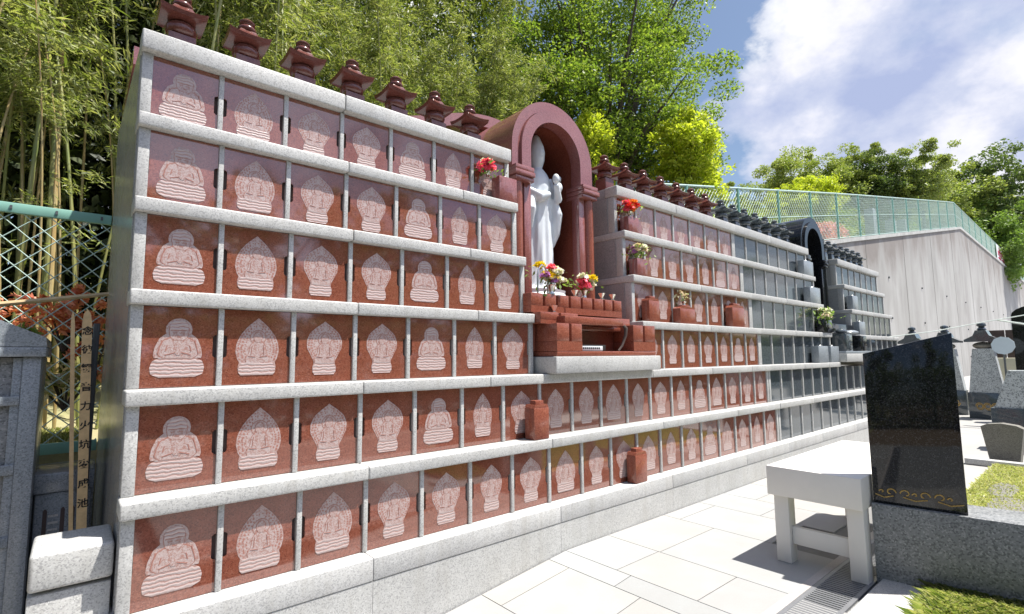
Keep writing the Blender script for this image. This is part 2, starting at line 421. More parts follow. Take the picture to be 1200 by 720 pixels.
for (x0, y0, z0), (x1, y1, z1) in zip(WALL, WALL[1:]):
    vs = [(x0, y0 - .06, z0 + .004), (x1, y1 - .06, z1 + .004), (x1, y1 - .06, z1 + .16), (x0, y0 - .06, z0 + .16), (x0, y0 + .46, z0 + .004), (x1, y1 + .46, z1 + .004), (x1, y1 + .46, z1 + .16), (x0, y0 + .46, z0 + .16)]
    mb.add(vs, [(0, 1, 2, 3), (3, 2, 6, 7), (5, 4, 7, 6), (0, 3, 7, 4), (1, 5, 6, 2), (0, 4, 5, 1)], 'coping')
mb.build('coping', tw, smooth=False)
xw = 12.0
while xw < 110:
    zt_ = np.interp(xw, [p[0] for p in WALL], [p[2] for p in WALL]); y_ = np.interp(xw, [p[0] for p in WALL], [p[1] for p in WALL])
    MB().box((xw, y_ - .006, -.2), (xw + .045, y_ + .05, zt_ - .02), 'brownstone').build('wall_joint', tw, smooth=False)
    for hz_ in (1.2, 3.0, 4.8):
        if hz_ < zt_ - 1: MB().tube([(xw + 3, y_ - .05, hz_), (xw + 3, y_ + .1, hz_ + .01)], .05, 'dark_steel', 10).build('weep_pipe', tw)
    xw += 6.0
def hill_z(x, y):
    zt = np.interp(x, [p[0] for p in WALL], [p[2] for p in WALL]); yt = np.interp(x, [p[0] for p in WALL], [p[1] for p in WALL])
    o = y - yt; return zt + .1 + max(0, o - 6) * .16
vs = []; fs = []; xs = np.concatenate([np.linspace(7.2, 60, 40), np.linspace(64, 255, 26)]); offs = [.42, 1, 3, 6, 10, 16, 26, 45, 80, 140]
for x_ in xs:
    yt = np.interp(x_, [p[0] for p in WALL], [p[1] for p in WALL])
    for o in offs: vs.append((x_, yt + o, hill_z(x_, yt + o) + (.25 * math.sin(x_ * .9 + o) if o > 3 else 0)))
no = len(offs)
for i in range(len(xs) - 1):
    for j in range(no - 1): fs.append((i * no + j, (i + 1) * no + j, (i + 1) * no + j + 1, i * no + j + 1))
structure(MB().add(vs, fs, 'ground').build('hillside', ang=60))

def wire_panel(mb, P0, P1, h0, h1, pitch_s, pitch_z, r, mat):
    # P0,P1: bottom ends of the panel, h: heights; two families of straight wires
    P0 = np.array(P0, float); P1 = np.array(P1, float); L = np.linalg.norm((P1 - P0)[:2])
    H = lambda s: h0 + (h1 - h0) * s / L
    Bz = lambda s: P0[2] + (P1[2] - P0[2]) * s / L
    pos = lambda s, z: (P0[0] + (P1[0] - P0[0]) * s / L, P0[1] + (P1[1] - P0[1]) * s / L, Bz(s) + z)
    m_ = pitch_z / pitch_s; hm = max(h0, h1)
    for sg in (1, -1):
        k = -hm / m_
        while k < L + hm / m_:
            # line z = sg*m*(s-k)
            lo, hi = sorted((k, k + sg * hm / m_)); s0, s1 = max(0, lo), min(L, hi)
            if s1 - s0 > .02:
                z0, z1 = sg * m_ * (s0 - k), sg * m_ * (s1 - k)
                if sg == 1: z1 = min(z1, H(s1))
                a = Vector(pos(s0, z0)); b = Vector(pos(s1, z1)); t = (b - a).normalized()
                u_ = t.cross(Vector((0, 1, 0))).normalized() * r; v_ = Vector((0, sg * .3, 0)).normalized() * r
                vs = []
                for q in (a, b): vs += [q + u_, q + v_, q - u_, q - v_]
                mb.add(vs, [(0, 1, 5, 4), (1, 2, 6, 5), (2, 3, 7, 6), (3, 0, 4, 7)], mat)
            k += pitch_s
tf = empty('wire_fence', (0, 0, 0), 'long green wire fence along the top of the concrete retaining wall', 'fence')
HF = 1.78; mesh_mb = MB(); rail = MB(); step = 2.67
pts = []; xx = 8.2
def wall_at(x): return np.interp(x, [p[0] for p in WALL], [p[1] for p in WALL]) + .2, np.interp(x, [p[0] for p in WALL], [p[2] for p in WALL]) + .16
while xx < 150: pts.append((xx, *wall_at(xx))); xx += step
for k, p in enumerate(pts):
    MB().tube([p, (p[0], p[1], p[2] + HF)], .045, 'green_metal', 8).build('post', tf)
for p, q in zip(pts, pts[1:]):
    far = p[0] > 45
    wire_panel(mesh_mb, p, q, HF, HF, .16 if not far else .3, .16 if not far else .3, .0055 if not far else .011, 'green_wire')
    for h in (.05, HF * .52, HF): rail.tube([(p[0], p[1], p[2] + h), (q[0], q[1], q[2] + h)], .03 if h > 1.5 else .016, 'green_wire', 6)
mesh_mb.build('mesh_panel', tf, smooth=False); rail.build('rail', tf)
bn = MB(); q0 = (64.0, *wall_at(64)); q1 = (74.0, *wall_at(74))
P = lambda t, h, o: (q0[0] + (q1[0] - q0[0]) * t, q0[1] + (q1[1] - q0[1]) * t - .12 - o, q0[2] + (q1[2] - q0[2]) * t + h)
bn.add([P(0, .1, 0), P(1, .1, 0), P(1, 1.6, 0), P(0, 1.6, 0), P(0, .1, -.02), P(1, .1, -.02), P(1, 1.6, -.02), P(0, 1.6, -.02)], [(0, 1, 2, 3), (7, 6, 5, 4), (0, 4, 5, 1), (3, 2, 6, 7), (0, 3, 7, 4), (1, 5, 6, 2)], 'banner')
for t0 in (.06, .29, .52, .75):
    for (a, b, c, e) in ((.0, .9, .2, 1.05), (.0, .3, .2, .45), (.08, .2, .12, 1.4), (.0, .6, .05, .9), (.15, .5, .19, 1.2)):
        bn.add([P(t0 + a, b, .012), P(t0 + c, b, .012), P(t0 + c, e, .012), P(t0 + a, e, .012)], [(0, 1, 2, 3)], 'red_paint')
tag(bn.build('banner', smooth=False), 'white banner with red writing hung on the far green fence', 'banner')

# ------------------------------------------------------------------ columbarium
ROW = {'F': (0, -2.97, -1.867), 'E': (1, -1.667, -.567), 'D': (2, -.367, .733), 'C': (3, .933, 2.033), 'B': (4, 2.233, 3.333), 'A': (5, 3.533, 4.59)}
OV = .1 * w
SHELF = {'EF': (0, -1.667), 'DE': (1, -.367), 'CD': (2, .933), 'BC': (3, 2.233), 'AB': (4, 3.533)}
def door_mesh(h, mat):
    hw = .461 * w; H = h * w - .006; nw = .052 * w; z0, z1 = H * .36, H * .66; r = .03 * w
    out = [(-hw, 0), (hw, 0)]
    def notch(sx):
        return [(sx * hw, z0), (sx * (hw - nw * .6), z0 + r * .25), (sx * (hw - nw), z0 + r), (sx * (hw - nw), z1 - r), (sx * (hw - nw * .6), z1 - r * .25), (sx * hw, z1)]
    out += notch(1) + [(hw, H), (-hw, H)] + notch(-1)[::-1]
    return MB().prism(out, 'y', 0, .02, mat).mesh('niche_door', smooth=False)
DOOR = {(k, m_): door_mesh({'A': 1.057, 'F': 1.103}.get(k, 1.10), m_) for k in 'ABCDEF' for m_ in ('red', 'grey')}
def smooth_outline(prof, n=26):
    t = np.array([p[0] for p in prof]); h = np.array([p[1] for p in prof]); tt = np.linspace(0, 1, n)
    hh = np.interp(tt, t, h)
    k = np.array([.25, .5, .25]); h2 = np.convolve(np.pad(hh, 1, mode='edge'), k, 'valid'); h2[-1] = hh[-1]
    return list(zip(tt, h2))
def engraving(kind):
    mb = MB(); S = w
    def sil(prof, z0, z1, y, mat, n=26):
        o = smooth_outline(prof, n)
        pts = [(hh * S, (z0 + (z1 - z0) * t) * S) for t, hh in o] + [(-hh * S, (z0 + (z1 - z0) * t) * S) for t, hh in o[::-1]]
        q = [pts[0]]
        for p in pts[1:]:
            if abs(p[0] - q[-1][0]) + abs(p[1] - q[-1][1]) > 1e-5: q.append(p)
        if abs(q[0][0] - q[-1][0]) + abs(q[0][1] - q[-1][1]) < 1e-5: q.pop()
        mb.prism(q, 'y', y, .0002, mat)
    def disc(cx, cz, rx, rz, y, mat, n=20):
        mb.prism([(cx * S + rx * S * math.cos(2 * math.pi * i / n), cz * S + rz * S * math.sin(2 * math.pi * i / n)) for i in range(n)], 'y', y, .0002, mat)
    def bar(x0, z0, x1, z1, t, y):
        dx, dz = x1 - x0, z1 - z0; l = math.hypot(dx, dz); nx_, nz = -dz / l * t / 2, dx / l * t / 2
        mb.prism([((x0 + nx_) * S, (z0 + nz) * S), ((x1 + nx_) * S, (z1 + nz) * S), ((x1 - nx_) * S, (z1 - nz) * S), ((x0 - nx_) * S, (z0 - nz) * S)], 'y', y, .0002, 'eng_dark')
    if kind == 'seated':
        disc(0, .745, .155, .155, -.0010, 'eng_plain')
        sil([(0, .27), (.1, .285), (.4, .265), (.7, .22), (.9, .13), (1, .08)], .36, .74, -.0014, 'eng_plain')
        sil([(0, .20), (.15, .30), (.5, .315), (.8, .29), (1, .2)], .10, .37, -.0018, 'eng_lines')
        sil([(0, .178), (.15, .238), (.5, .218), (.85, .178), (1, .085)], .355, .65, -.0020, 'eng_dark')
        sil([(0, .17), (.15, .23), (.5, .21), (.85, .17), (1, .08)], .36, .64, -.0022, 'eng_plain')
        sil([(0, .055), (.15, .102), (.5, .122), (.8, .107), (.95, .055), (1, .025)], .595, .865, -.0024, 'eng_dark')
        sil([(0, .05), (.15, .095), (.5, .115), (.8, .10), (.95, .05), (1, .02)], .60, .86, -.0026, 'eng_plain')
        sil([(0, .105), (.4, .11), (.75, .085), (1, .03)], .735, .88, -.0030, 'eng_lines')
        for a in ((-.07, .70, -.02, .70), (.02, .70, .07, .70), (-.025, .645, .025, .645), (-.09, .735, .09, .735)): bar(*a, .008, -.0034)
        for a in ((-.19, .60, -.235, .42), (.19, .60, .235, .42), (-.15, .40, 0, .445), (.15, .40, 0, .445), (.13, .53, .15, .45), (-.13, .53, -.15, .45)): bar(*a, .011, -.0034)
        sil([(0, .02), (.5, .045), (1, .015)], .40, .47, -.0036, 'eng_plain', 10)
    else:
        P_ = {'leaf': ([(0, .22), (.05, .255), (.18, .26), (.22, .235), (.27, .27), (.42, .30), (.56, .285), (.7, .235), (.84, .15), (.94, .06), (1, .004)], .10, .94),
              'round': ([(0, .15), (.04, .185), (.15, .19), (.2, .165), (.25, .17), (.36, .22), (.5, .28), (.64, .285), (.78, .235), (.9, .12), (.95, .05), (1, .004)], .08, .93),
              'slim': ([(0, .15), (.05, .185), (.2, .19), (.24, .175), (.3, .205), (.5, .225), (.66, .2), (.82, .13), (.93, .06), (1, .004)], .12, .93),
              'oval': ([(0, .14), (.04, .18), (.17, .18), (.22, .15), (.3, .17), (.45, .235), (.6, .255), (.76, .22), (.9, .11), (1, .01)], .09, .92)}[kind]
        pr_, z0, z1 = P_; hz = z1 - z0
        sil(pr_, z0, z1, -.0010, 'eng_plain', 36)
        th = np.array([q[0] for q in pr_]); hh = np.array([q[1] for q in pr_]); rr_ = random.Random(len(kind))
        for fr, stp, r0 in ((.90, .040, .0125), (.74, .046, .0115), (.60, .055, .009)):
            t = .27
            while t < .97:
                h_ = float(np.interp(t, th, hh)) * fr; tz = .5 + (t - .5) * (1 - (1 - fr) * .55)
                for sg in (-1, 1):
                    if h_ > .02: disc(sg * h_ + rr_.uniform(-.006, .006), z0 + hz * tz + rr_.uniform(-.006, .006), r0 * rr_.uniform(.7, 1.35), r0 * rr_.uniform(.8, 1.6), -.0013, 'eng_dark', 6)
                t += stp / hz * rr_.uniform(.85, 1.15)
        def lined(prof, za, zb, y, mat, n, e=.006):
            sil([(t, h + e) for t, h in prof], za - e * .6, zb + e, y + .0003, 'eng_dark', n); sil(prof, za, zb, y, mat, n)
        bw = max(h for t, h in pr_ if t < .2)
        disc(0, z0 + hz * .66, .112, .112, -.0016, 'eng_dark'); disc(0, z0 + hz * .66, .103, .103, -.0019, 'eng_plain')
        lined([(0, .15), (.2, .165), (.4, .12), (.8, .10), (1, .035)], z0 + hz * .22, z0 + hz * .60, -.0026, 'eng_plain', 16)
        lined([(0, .03), (.3, .052), (.7, .055), (1, .02)], z0 + hz * .58, z0 + hz * .75, -.0034, 'eng_plain', 12, .007)
        sil([(0, bw * .8), (.2, bw * .98), (.6, bw * .96), (1, bw * .8)], z0, z0 + hz * .22, -.0024, 'eng_lines', 12)
        for a in ((-.13, z0 + hz * .335, -.03, z0 + hz * .32), (.13, z0 + hz * .335, .03, z0 + hz * .32), (-.075, z0 + hz * .52, -.09, z0 + hz * .36), (.075, z0 + hz * .52, .09, z0 + hz * .36)): bar(*a, .008, -.0042)
    return mb.mesh('engraved_' + ('seated' if kind == 'seated' else 'mandorla') + '_figure', smooth=False)
ENG = {k: engraving(k) for k in ('seated', 'leaf', 'round', 'slim', 'oval')}
SEQ = ['seated', 'leaf', 'round', 'round', 'seated', 'slim', 'round', 'oval', 'oval', 'leaf', 'oval', 'round', 'slim', 'seated', 'leaf', 'oval', 'round', 'slim']
SEQ_F = ['seated', 'leaf', 'leaf', 'round', 'round', 'oval', 'round', 'leaf', 'oval', 'round', 'leaf', 'slim', 'oval', 'seated', 'leaf', 'oval', 'slim', 'round']
SEQ_R = ['oval', 'oval', 'slim', 'oval', 'slim', 'seated', 'slim']

def columbarium(root, x_start, spans, xe0, xe1, mat, seq_upper, engraved_=True):
    """spans: list of (first cell, cells) per upper block; xe0..xe1 full extent of the two lowest rows."""
    X = lambda c: (x_start + c) * w
    def row_cells(key, c0, n, seqs, posts):
        k, z0, z1 = ROW[key]; y = k * d; za, zb = zz(z0), zz(z1)
        for i in range(n + 1):
            c = c0 + i
            if i in (0, n) and posts[0 if i == 0 else 1]:
                a, b = (-.052, .085) if i == 0 else (-.06, .06)
                MB().box((X(c) + a * w, y, za + .001), (X(c) + b * w, y + .09, zb - .001), 'white', .004).build('end_post', root)
            else:
                MB().box((X(c) - .036 * w, y, za + .001), (X(c) + .036 * w, y + .05, zb - .001), 'white', .003).build('divider', root)
        for i in range(n):
            o = link('niche_door', DOOR[(key, mat)], root, (X(c0 + i + .5), y + .014, za + .003))
            if engraved_:
                hh = {'A': .955, 'F': 1.0}.get(key, 1.0)
                e = link('engraved_figure', ENG[seqs[i % len(seqs)]], o, (0, 0, .012)); e.scale = (1, 1, hh)
        MB().box((X(c0) - .05 * w, y + .036, za - .002), (X(c0 + n) + .04 * w, y + 2.2 * d, zb + .002), 'core').build('niche_back', root)
    def slab(c0, c1, y0, y1, z0, z1, mat_, name, joints=(), bev=.009):
        cs = [c0] + [j for j in joints if c0 + .3 < j < c1 - .3] + [c1]
        for a, b in zip(cs, cs[1:]):
            MB().box((X(a) + (.0012 if a != c0 else 0), y0, z0), (X(b) - (.0012 if b != c1 else 0), y1, z1), mat_, bev, 3).build(name, root)
    J = [3, 7, 11, 15, 18.5, 22, 25.5, 29, 32.5]; J = [j - (0 if x_start == 0 else 0) for j in J]
    for bi, (c0, n) in enumerate(spans):
        for key in 'ABCD': row_cells(key, c0, n, seq_upper[bi], (True, True))
        for s, (k, zt) in SHELF.items():
            if s in ('EF', 'DE'): continue
            slab(c0 - .075, c0 + n + .04, k * d - OV, (k * d + .42 * w if x_start == 0 and bi == 0 else 4.6 * w), zz(zt - .2), zz(zt), 'white', 'shelf', [c0 + 3, c0 + 5.5] if bi == 0 else [c0 + 3.5])
        slab(c0 - .075, c0 + n + .04, 5 * d - .13 * w, 5 * d + .30 * w, zz(4.59), zz(4.89), 'white', 'top_ledge', [c0 + 3])
        slab(c0 - .05, c0 + n + .03, 5 * d + .303 * w, 4.6 * w, zz(4.59), zz(4.886), 'side', 'ledge_back', [c0 + 3], .003)
        # side plates, row by row
        for side in (0, 1):
            xa, xb = ((X(c0) - .066 * w, X(c0) - .012) if side == 0 else (X(c0 + n) + .012, X(c0 + n) + .056 * w))
            for key in 'ABCD':
                k, z0, z1 = ROW[key]
                MB().box((xa, k * d + .088, zz(z0) + .002), (xb, 4.55 * w, zz(z1) - .002), 'side').build('side_panel', root)
    e_seq = [(SEQ, SEQ_F)[0], SEQ_F]
    row_cells('E', xe0, xe1 - xe0, SEQ, (True, True)); row_cells('F', xe0, xe1 - xe0, SEQ_F, (True, True))
    slab(xe0 - .075, xe1 + .04, -OV, .42 * w, zz(-1.867), zz(-1.667), 'white', 'shelf', J)
    for bi, (c0, n) in enumerate(spans):
        slab(c0 - .075, c0 + n + .06, d - OV, (d + .42 * w if x_start == 0 and bi == 0 else 4.6 * w), zz(-.567), zz(-.367), 'white', 'shelf', [c0 + 3, c0 + 5.6])
    slab(xe0 - (.35 if x_start == 0 else .055), xe1 + (.1 if x_start == 0 else .3), -.3 * w, 2 * d, zz(-3.30), zz(-2.97), 'pale', 'base_cap', J, .006)
    return X, row_cells, slab

red = empty('red_columbarium', (0, 0, 0), 'long red granite columbarium wall with white shelves and engraved Buddha doors', 'columbarium')
Xr, rc, slab = columbarium(red, 0, [(0, 7), (11.07, 7)], 0, 18, 'red', [SEQ, SEQ_R])
grey = empty('grey_columbarium', (0, 0, 0), 'dark grey granite columbarium wall beyond the red one, with plain doors', 'columbarium')
columbarium(grey, 18.16, [(0, 7), (10.97, 7)], 0, 18, 'grey', [SEQ, SEQ], False)
# base courses (follow the sloping pavement at the near end)
def base_course(root, x0, x1, joints):
    cs = [x0] + [j for j in joints if x0 + .5 < j < x1 - .5] + [x1]
    for a, b in zip(cs, cs[1:]):
        za, zb = ramp_z(a * w) - .1, ramp_z(b * w) - .1
        xa, xb = a * w + .0012, b * w - .0012; y0, y1 = -.29 * w, 1.0; zt = zz(-3.306)
        vs = [(xa, y0, za), (xb, y0, zb), (xb, y1, zb), (xa, y1, za), (xa, y0, zt), (xb, y0, zt), (xb, y1, zt), (xa, y1, zt)]
        MB().add(vs, [(3, 2, 1, 0), (4, 5, 6, 7), (0, 1, 5, 4), (1, 2, 6, 5), (2, 3, 7, 6), (3, 0, 4, 7)], 'white').build('base_course', root, smooth=False)
base_course(red, -.35, 18.1, [3, 7, 11, 15]); base_course(grey, 18.105, 36.4, [22, 26, 30, 34])
# the near end wall: polished grey granite down to the ground, stepped front and sloping top
pts = [(.06, -.45), (.06, zz(-1.70))]
for k, z0, z1 in ((1, -1.70, -.40), (2, -.40, .90), (3, .90, 2.20), (4, 2.20, 3.50), (5, 3.50, 4.84)): pts += [(k * d + .06, zz(z0)), (k * d + .06, zz(z1))]
pts += [(2.0, zz(5.25)), (2.83, zz(5.45)), (2.86, -.45)]
MB().prism(pts, 'x', -.006, -.0245, 'side').build('end_wall', red, smooth=False)
for s in ('EF', 'DE'):
    k, zt = SHELF[s]
MB().box((.03, 1.76, -.4), (7.04 * w, 2.84, zz(4.9)), 'side').build('rear_wall', red)
# swept red roof behind the ledge
prof = []
for i in range(61):
    x_ = -.02 + 18.1 * i / 60; dx = abs(x_ - 9.0)
    z_ = 6.02 + 1.38 * math.exp(-(dx / 3.1) ** 2) + (.05 * (dx - 7) if dx > 7 else 0)
    prof.append((x_ * w, zz(z_)))
out = prof + [(p[0], p[1] - .14) for p in prof[::-1]]
MB().prism(out, 'y', 4.2 * w, 7.4 * w, 'redside').build('swept_roof', red, ang=50)
MB().box((.0, 4.7 * w, zz(4.8)), (18.0 * w, 7.2 * w, zz(5.9)), 'redside').build('roof_support', red)

# shrine niche -----------------------------------------------------
def niche(root, cx, Y, mat, inner, full=True):
    w2 = 1.5 * w; wi = .93 * w; zs = zz(5.28); zf = zz(1.42)
    yb = Y + 3.6 * w
    def arch_pts(r, n=28): return [(cx + r * math.cos(math.pi * i / n), zs + r * math.sin(math.pi * i / n)) for i in range(n + 1)]
    # archivolts: two rings, the outer standing back
    for (ra, rb, y0, y1) in ((wi, 1.24 * w, Y - .05 * w, Y + .3 * w), (1.25 * w, w2, Y + .03 * w, yb)):
        o = [(cx + rb, zz(4.74))] + arch_pts(rb) + [(cx - rb, zz(4.74))]
        i_ = [(cx - ra, zz(4.74))] + arch_pts(ra)[::-1] + [(cx + ra, zz(4.74))]
        MB().prism(o + i_, 'y', y0, y1, mat).build('arch_ring', root, ang=25)
    # vault and walls inside
    vs = []; fs = []
    wl = wi - .006
    prof_ = [(cx + wl, zf + .002)] + arch_pts(wl) + [(cx - wl, zf + .002)]
    for y in (Y + .29 * w, yb - .03): vs += [(a, y, b) for a, b in prof_]
    n = len(prof_); fs = [(i, i + 1, n + i + 1, n + i) for i in range(n - 1)]
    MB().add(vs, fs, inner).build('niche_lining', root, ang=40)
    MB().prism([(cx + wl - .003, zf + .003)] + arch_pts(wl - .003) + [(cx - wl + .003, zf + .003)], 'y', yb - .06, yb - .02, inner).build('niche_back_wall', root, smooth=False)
    # pilasters with capitals and round shafts
    for s in (-1, 1):
        x0, x1 = cx + s * wi, cx + s * w2
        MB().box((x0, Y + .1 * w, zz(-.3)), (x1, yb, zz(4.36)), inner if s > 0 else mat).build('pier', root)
        xs_ = cx + s * (wi + .40 * w)
        MB().lathe([(.17 * w, 0), (.17 * w, (4.37 - 1.42) * w)], (xs_, Y + .1 * w, zf), 'altar' if mat == 'redside' else mat, 20).build('column', root)
        MB().box((x0 - s * .03 * w, Y + .28 * w, zz(1.4)), (x0 + s * .2 * w, Y + .01 * w, zz(4.37)), mat, .006).build('pilaster', root)
        c = MB()
        for (za, zb, e) in ((4.36, 4.47, .02), (4.475, 4.60, .07), (4.605, 4.74, .035)):
            c.box((x0 - s * (.02 * w), Y - .12 * w - e * w, zz(za)), (x1 + s * (e * w), Y + .5 * w, zz(zb)), mat, .008)
        c.build('capital', root)
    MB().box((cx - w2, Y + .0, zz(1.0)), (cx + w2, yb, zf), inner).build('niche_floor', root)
niche(red, 8.92 * w, 1.55 * w, 'redside', 'inner')
niche(grey, 27.05 * w, 1.55 * w, 'black', 'black')

# altar of the red niche -------------------------------------------
slab(7.045, 10.99, d - OV, 3 * d, zz(-.567), zz(-.3665), 'white', 'shelf')
alt = empty('stone_altar', (8.97 * w, .1, zz(-.36)), 'stepped red granite altar on a white slab under the arched niche', 'altar')
ax, ay, az = alt.location
def A(mb, a, b, mat='altar', bev=.006):
    return mb.box((a[0] * w - ax, a[1] * w - ay, zz(a[2]) - az), (b[0] * w - ax, b[1] * w - ay, zz(b[2]) - az), mat, bev)
A(MB(), (7.15, -.1, -.36), (10.98, 1.2, 0), 'white', .008).build('offering_slab', alt)
A(MB(), (7.22, -.06, .003), (10.82, 1.2, .115)).build('plinth', alt)
def notched(x0, x1, y0, y1, z0, z1, gaps, name, side_gap=None, depth=.06):
    mb = MB(); cs = [x0] + gaps + [x1]; g = .035
    zs_ = z0 + (z1 - z0) * .35
    A(mb, (x0, y0 + .02, z0), (x1, y1, zs_), 'altar', .004)
    for a, b in zip(cs, cs[1:]):
        A(mb, (a + (g if a != x0 else 0), y0, zs_ if a != x0 or b != x1 else z0), (b - (g if b != x1 else 0), y1 - .0, z1), 'altar', .006)
        A(mb, (a + .001, y0, z0), (b - .001, y0 + .1, zs_ + .001), 'altar', 0)
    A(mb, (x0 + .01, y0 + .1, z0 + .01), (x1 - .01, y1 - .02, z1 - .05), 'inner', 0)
    mb.build(name, alt)
notched(7.22, 8.02, -.06, .62, .118, .72, [7.64], 'left_block')
notched(9.90, 10.82, -.06, .62, .118, .76, [10.34], 'right_block')
notched(7.05, 8.25, .26, .8, .72, .98, [7.65], 'step_block')
A(MB(), (7.56, .02, .72), (9.62, .75, .90)).build('table_slab', alt)
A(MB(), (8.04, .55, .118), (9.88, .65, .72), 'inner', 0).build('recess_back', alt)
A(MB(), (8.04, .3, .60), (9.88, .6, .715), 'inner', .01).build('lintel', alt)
notched(7.0, 10.2, .5, 1.6, .985, 1.42, [7.4, 7.82, 8.24, 8.66, 9.08, 9.5, 9.86], 'upper_ledge')
A(MB(), (7.1, .63, .12), (10.7, 1.5, .98), 'altar', .004).build('altar_body', alt)
# incense box in the recess
inc = empty('incense_tray', (8.6 * w, .28 * w, zz(.118)), 'black incense tray with a white label plate inside the altar recess', 'tray')
MB().box((-.17, -.06, .002), (.17, .06, .055), 'ink', .004).build('tray', inc)
MB().box((-.16, -.066, .006), (.12, -.061, .045), 'white_stone', .001).build('label_plate', inc)
mk = MB()
for i in range(9): mk.box((-.145 + i * .026, -.0685, .018), (-.128 + i * .026, -.0662, .034), 'ink')
mk.build('plate_marks', inc)
br = MB().tube([(9.62 * w, .02 * w, zz(.74)), (9.66 * w, -.02 * w, zz(.66)), (9.66 * w, 0, zz(.5)), (9.58 * w, .05 * w, zz(.25)), (9.45 * w, .06 * w, zz(.125))], [.016, .018, .015, .012, .01], 'brown_wood', 8)
tag(br.build('wooden_bracket'), 'bent brown wooden striker leaning at the right of the altar recess', 'striker')

# Kannon statue ----------------------------------------------------
st = empty('goddess_statue', (8.93 * w, 2.32 * w, zz(1.42)), 'tall white veiled stone goddess statue standing in the red arched niche', 'statue')
mb = MB(); n = 72; prof = [(.0, .30), (.03, .31), (.08, .27), (.3, .24), (.55, .225), (.8, .215), (1.0, .225), (1.12, .23), (1.2, .215), (1.27, .17), (1.31, .10), (1.335, .075), (1.36, .09), (1.42, .112), (1.50, .118), (1.57, .105), (1.63, .075), (1.68, .05), (1.71, .02)]
vs = []; fs = []
for z, r in prof:
    for i in range(n):
        a = 2 * math.pi * i / n
        fold = (.10 * math.sin(9 * a + 2.2 * z) + .06 * math.sin(15 * a - 3.5 * z)) * max(0, min(1, (1.25 - z) / .6)) * .5
        dep = .72 if z < 1.3 else 1.0
        vs.append((r * (1 + fold) * math.cos(a) * .93, r * (1 + fold) * math.sin(a) * dep, z + .10))
for j in range(len(prof) - 1):
    for i in range(n): fs.append((j * n + i, j * n + (i + 1) % n, (j + 1) * n + (i + 1) % n, (j + 1) * n + i))
fs.append(tuple(range(n))[::-1]); fs.append(tuple((len(prof) - 1) * n + i for i in range(n)))
mb.add(vs, fs, 'white_stone')
mb.tube([(.17, -.02, 1.32), (.25, -.06, 1.16), (.22, -.17, 1.10), (.13, -.22, 1.24)], [.075, .07, .055, .035], 'white_stone', 10)
mb.tube([(-.17, -.02, 1.32), (-.24, -.07, 1.14), (-.12, -.18, 1.08), (.02, -.2, 1.12)], [.075, .07, .055, .035], 'white_stone', 10)
mb.tube([(.2, -.1, 1.12), (.25, -.12, .95), (.24, -.1, .75), (.2, -.08, .6)], [.05, .075, .06, .02], 'white_stone', 8)
mb.tube([(-.2, -.1, 1.12), (-.25, -.12, .95), (-.24, -.1, .75)], [.05, .075, .03], 'white_stone', 8)
mb.ball((.13, -.215, 1.30), (.05, .045, .055), 'white_stone'); mb.ball((.21, -.19, 1.22), (.05, .05, .06), 'white_stone'); mb.ball((.25, -.15, 1.33), (.045, .04, .04), 'white_stone')
# face
mb.ball((0, -.085, 1.585), (.062, .045, .078), 'white_stone'); mb.tube([(0, -.122, 1.60), (0, -.139, 1.575)], [.006, .011], 'white_stone', 6)
mb.ball((0, -.125, 1.548), (.017, .009, .006), 'white_stone', 8, 6)
for s in (-1, 1): mb.ball((s * .024, -.122, 1.602), (.012, .006, .005), 'white_stone', 8, 6)
mb.v = [(x * .76, y * .9, z) for x, y, z in mb.v]
me_o = mb.build('figure', st)
rm = me_o.modifiers.new('remesh', 'REMESH'); rm.mode = 'VOXEL'; rm.voxel_size = .009; rm.use_smooth_shade = True
sm = me_o.modifiers.new('smooth', 'SMOOTH'); sm.iterations = 3; sm.factor = .4
MB().lathe([(.30, 0), (.34, .02), (.34, .06), (.30, .10), (.31, .13)], (0, 0, 0), 'white_stone', 28, 1, .85).build('lotus_base', st)

# pillars, flower blocks -------------------------------------------
def peaked_block(name, x0, x1, y0, y1, z0, z1, mat, label):
    o = empty(name, ((x0 + x1) / 2 * w, (y0 + y1) / 2 * w, zz(z0) + .001), label, 'flower block', 'red granite flower blocks on the shelves')
    hx, hy, h = (x1 - x0) / 2 * w, (y1 - y0) / 2 * w, (z1 - z0) * w
    MB().box((-hx, -hy, 0), (hx, hy, h * .82), mat, .008).build('body', o)
    bm_ = MB().prism([(-hx * .95, h * .82), (hx * .95, h * .82), (hx * .8, h * .9), (-hx * .8, h * .9)], 'y', -hy * .95, hy * .95, mat)
    bm_.box((-hx * .55, -hy * .6, h * .88), (hx * .55, hy * .6, h), mat, .006)
    bm_.build('cap', o); return o
peaked_block('flower_block', 6.50, 6.92, -.09, .2, -1.667, -.89, 'altar', 'peaked red block on the second shelf under the left edge of the altar')
peaked_block('flower_block', 9.52, 9.98, -.28, -.02, -2.97, -2.18, 'altar', 'peaked red block on the lowest ledge, below the altar')
peaked_block('flower_block', 11.42, 11.92, .50, .76, .933, 1.66, 'altar', 'red block on the middle shelf beside the right end of the altar')
peaked_block('flower_block', 12.98, 13.82, .50, .76, .933, 1.50, 'altar', 'wide red block with dry stalks on the middle shelf right of the altar')
peaked_block('flower_block', 16.18, 17.05, .50, .76, .933, 1.75, 'altar', 'tall red block on the middle shelf next to the first grey doors')
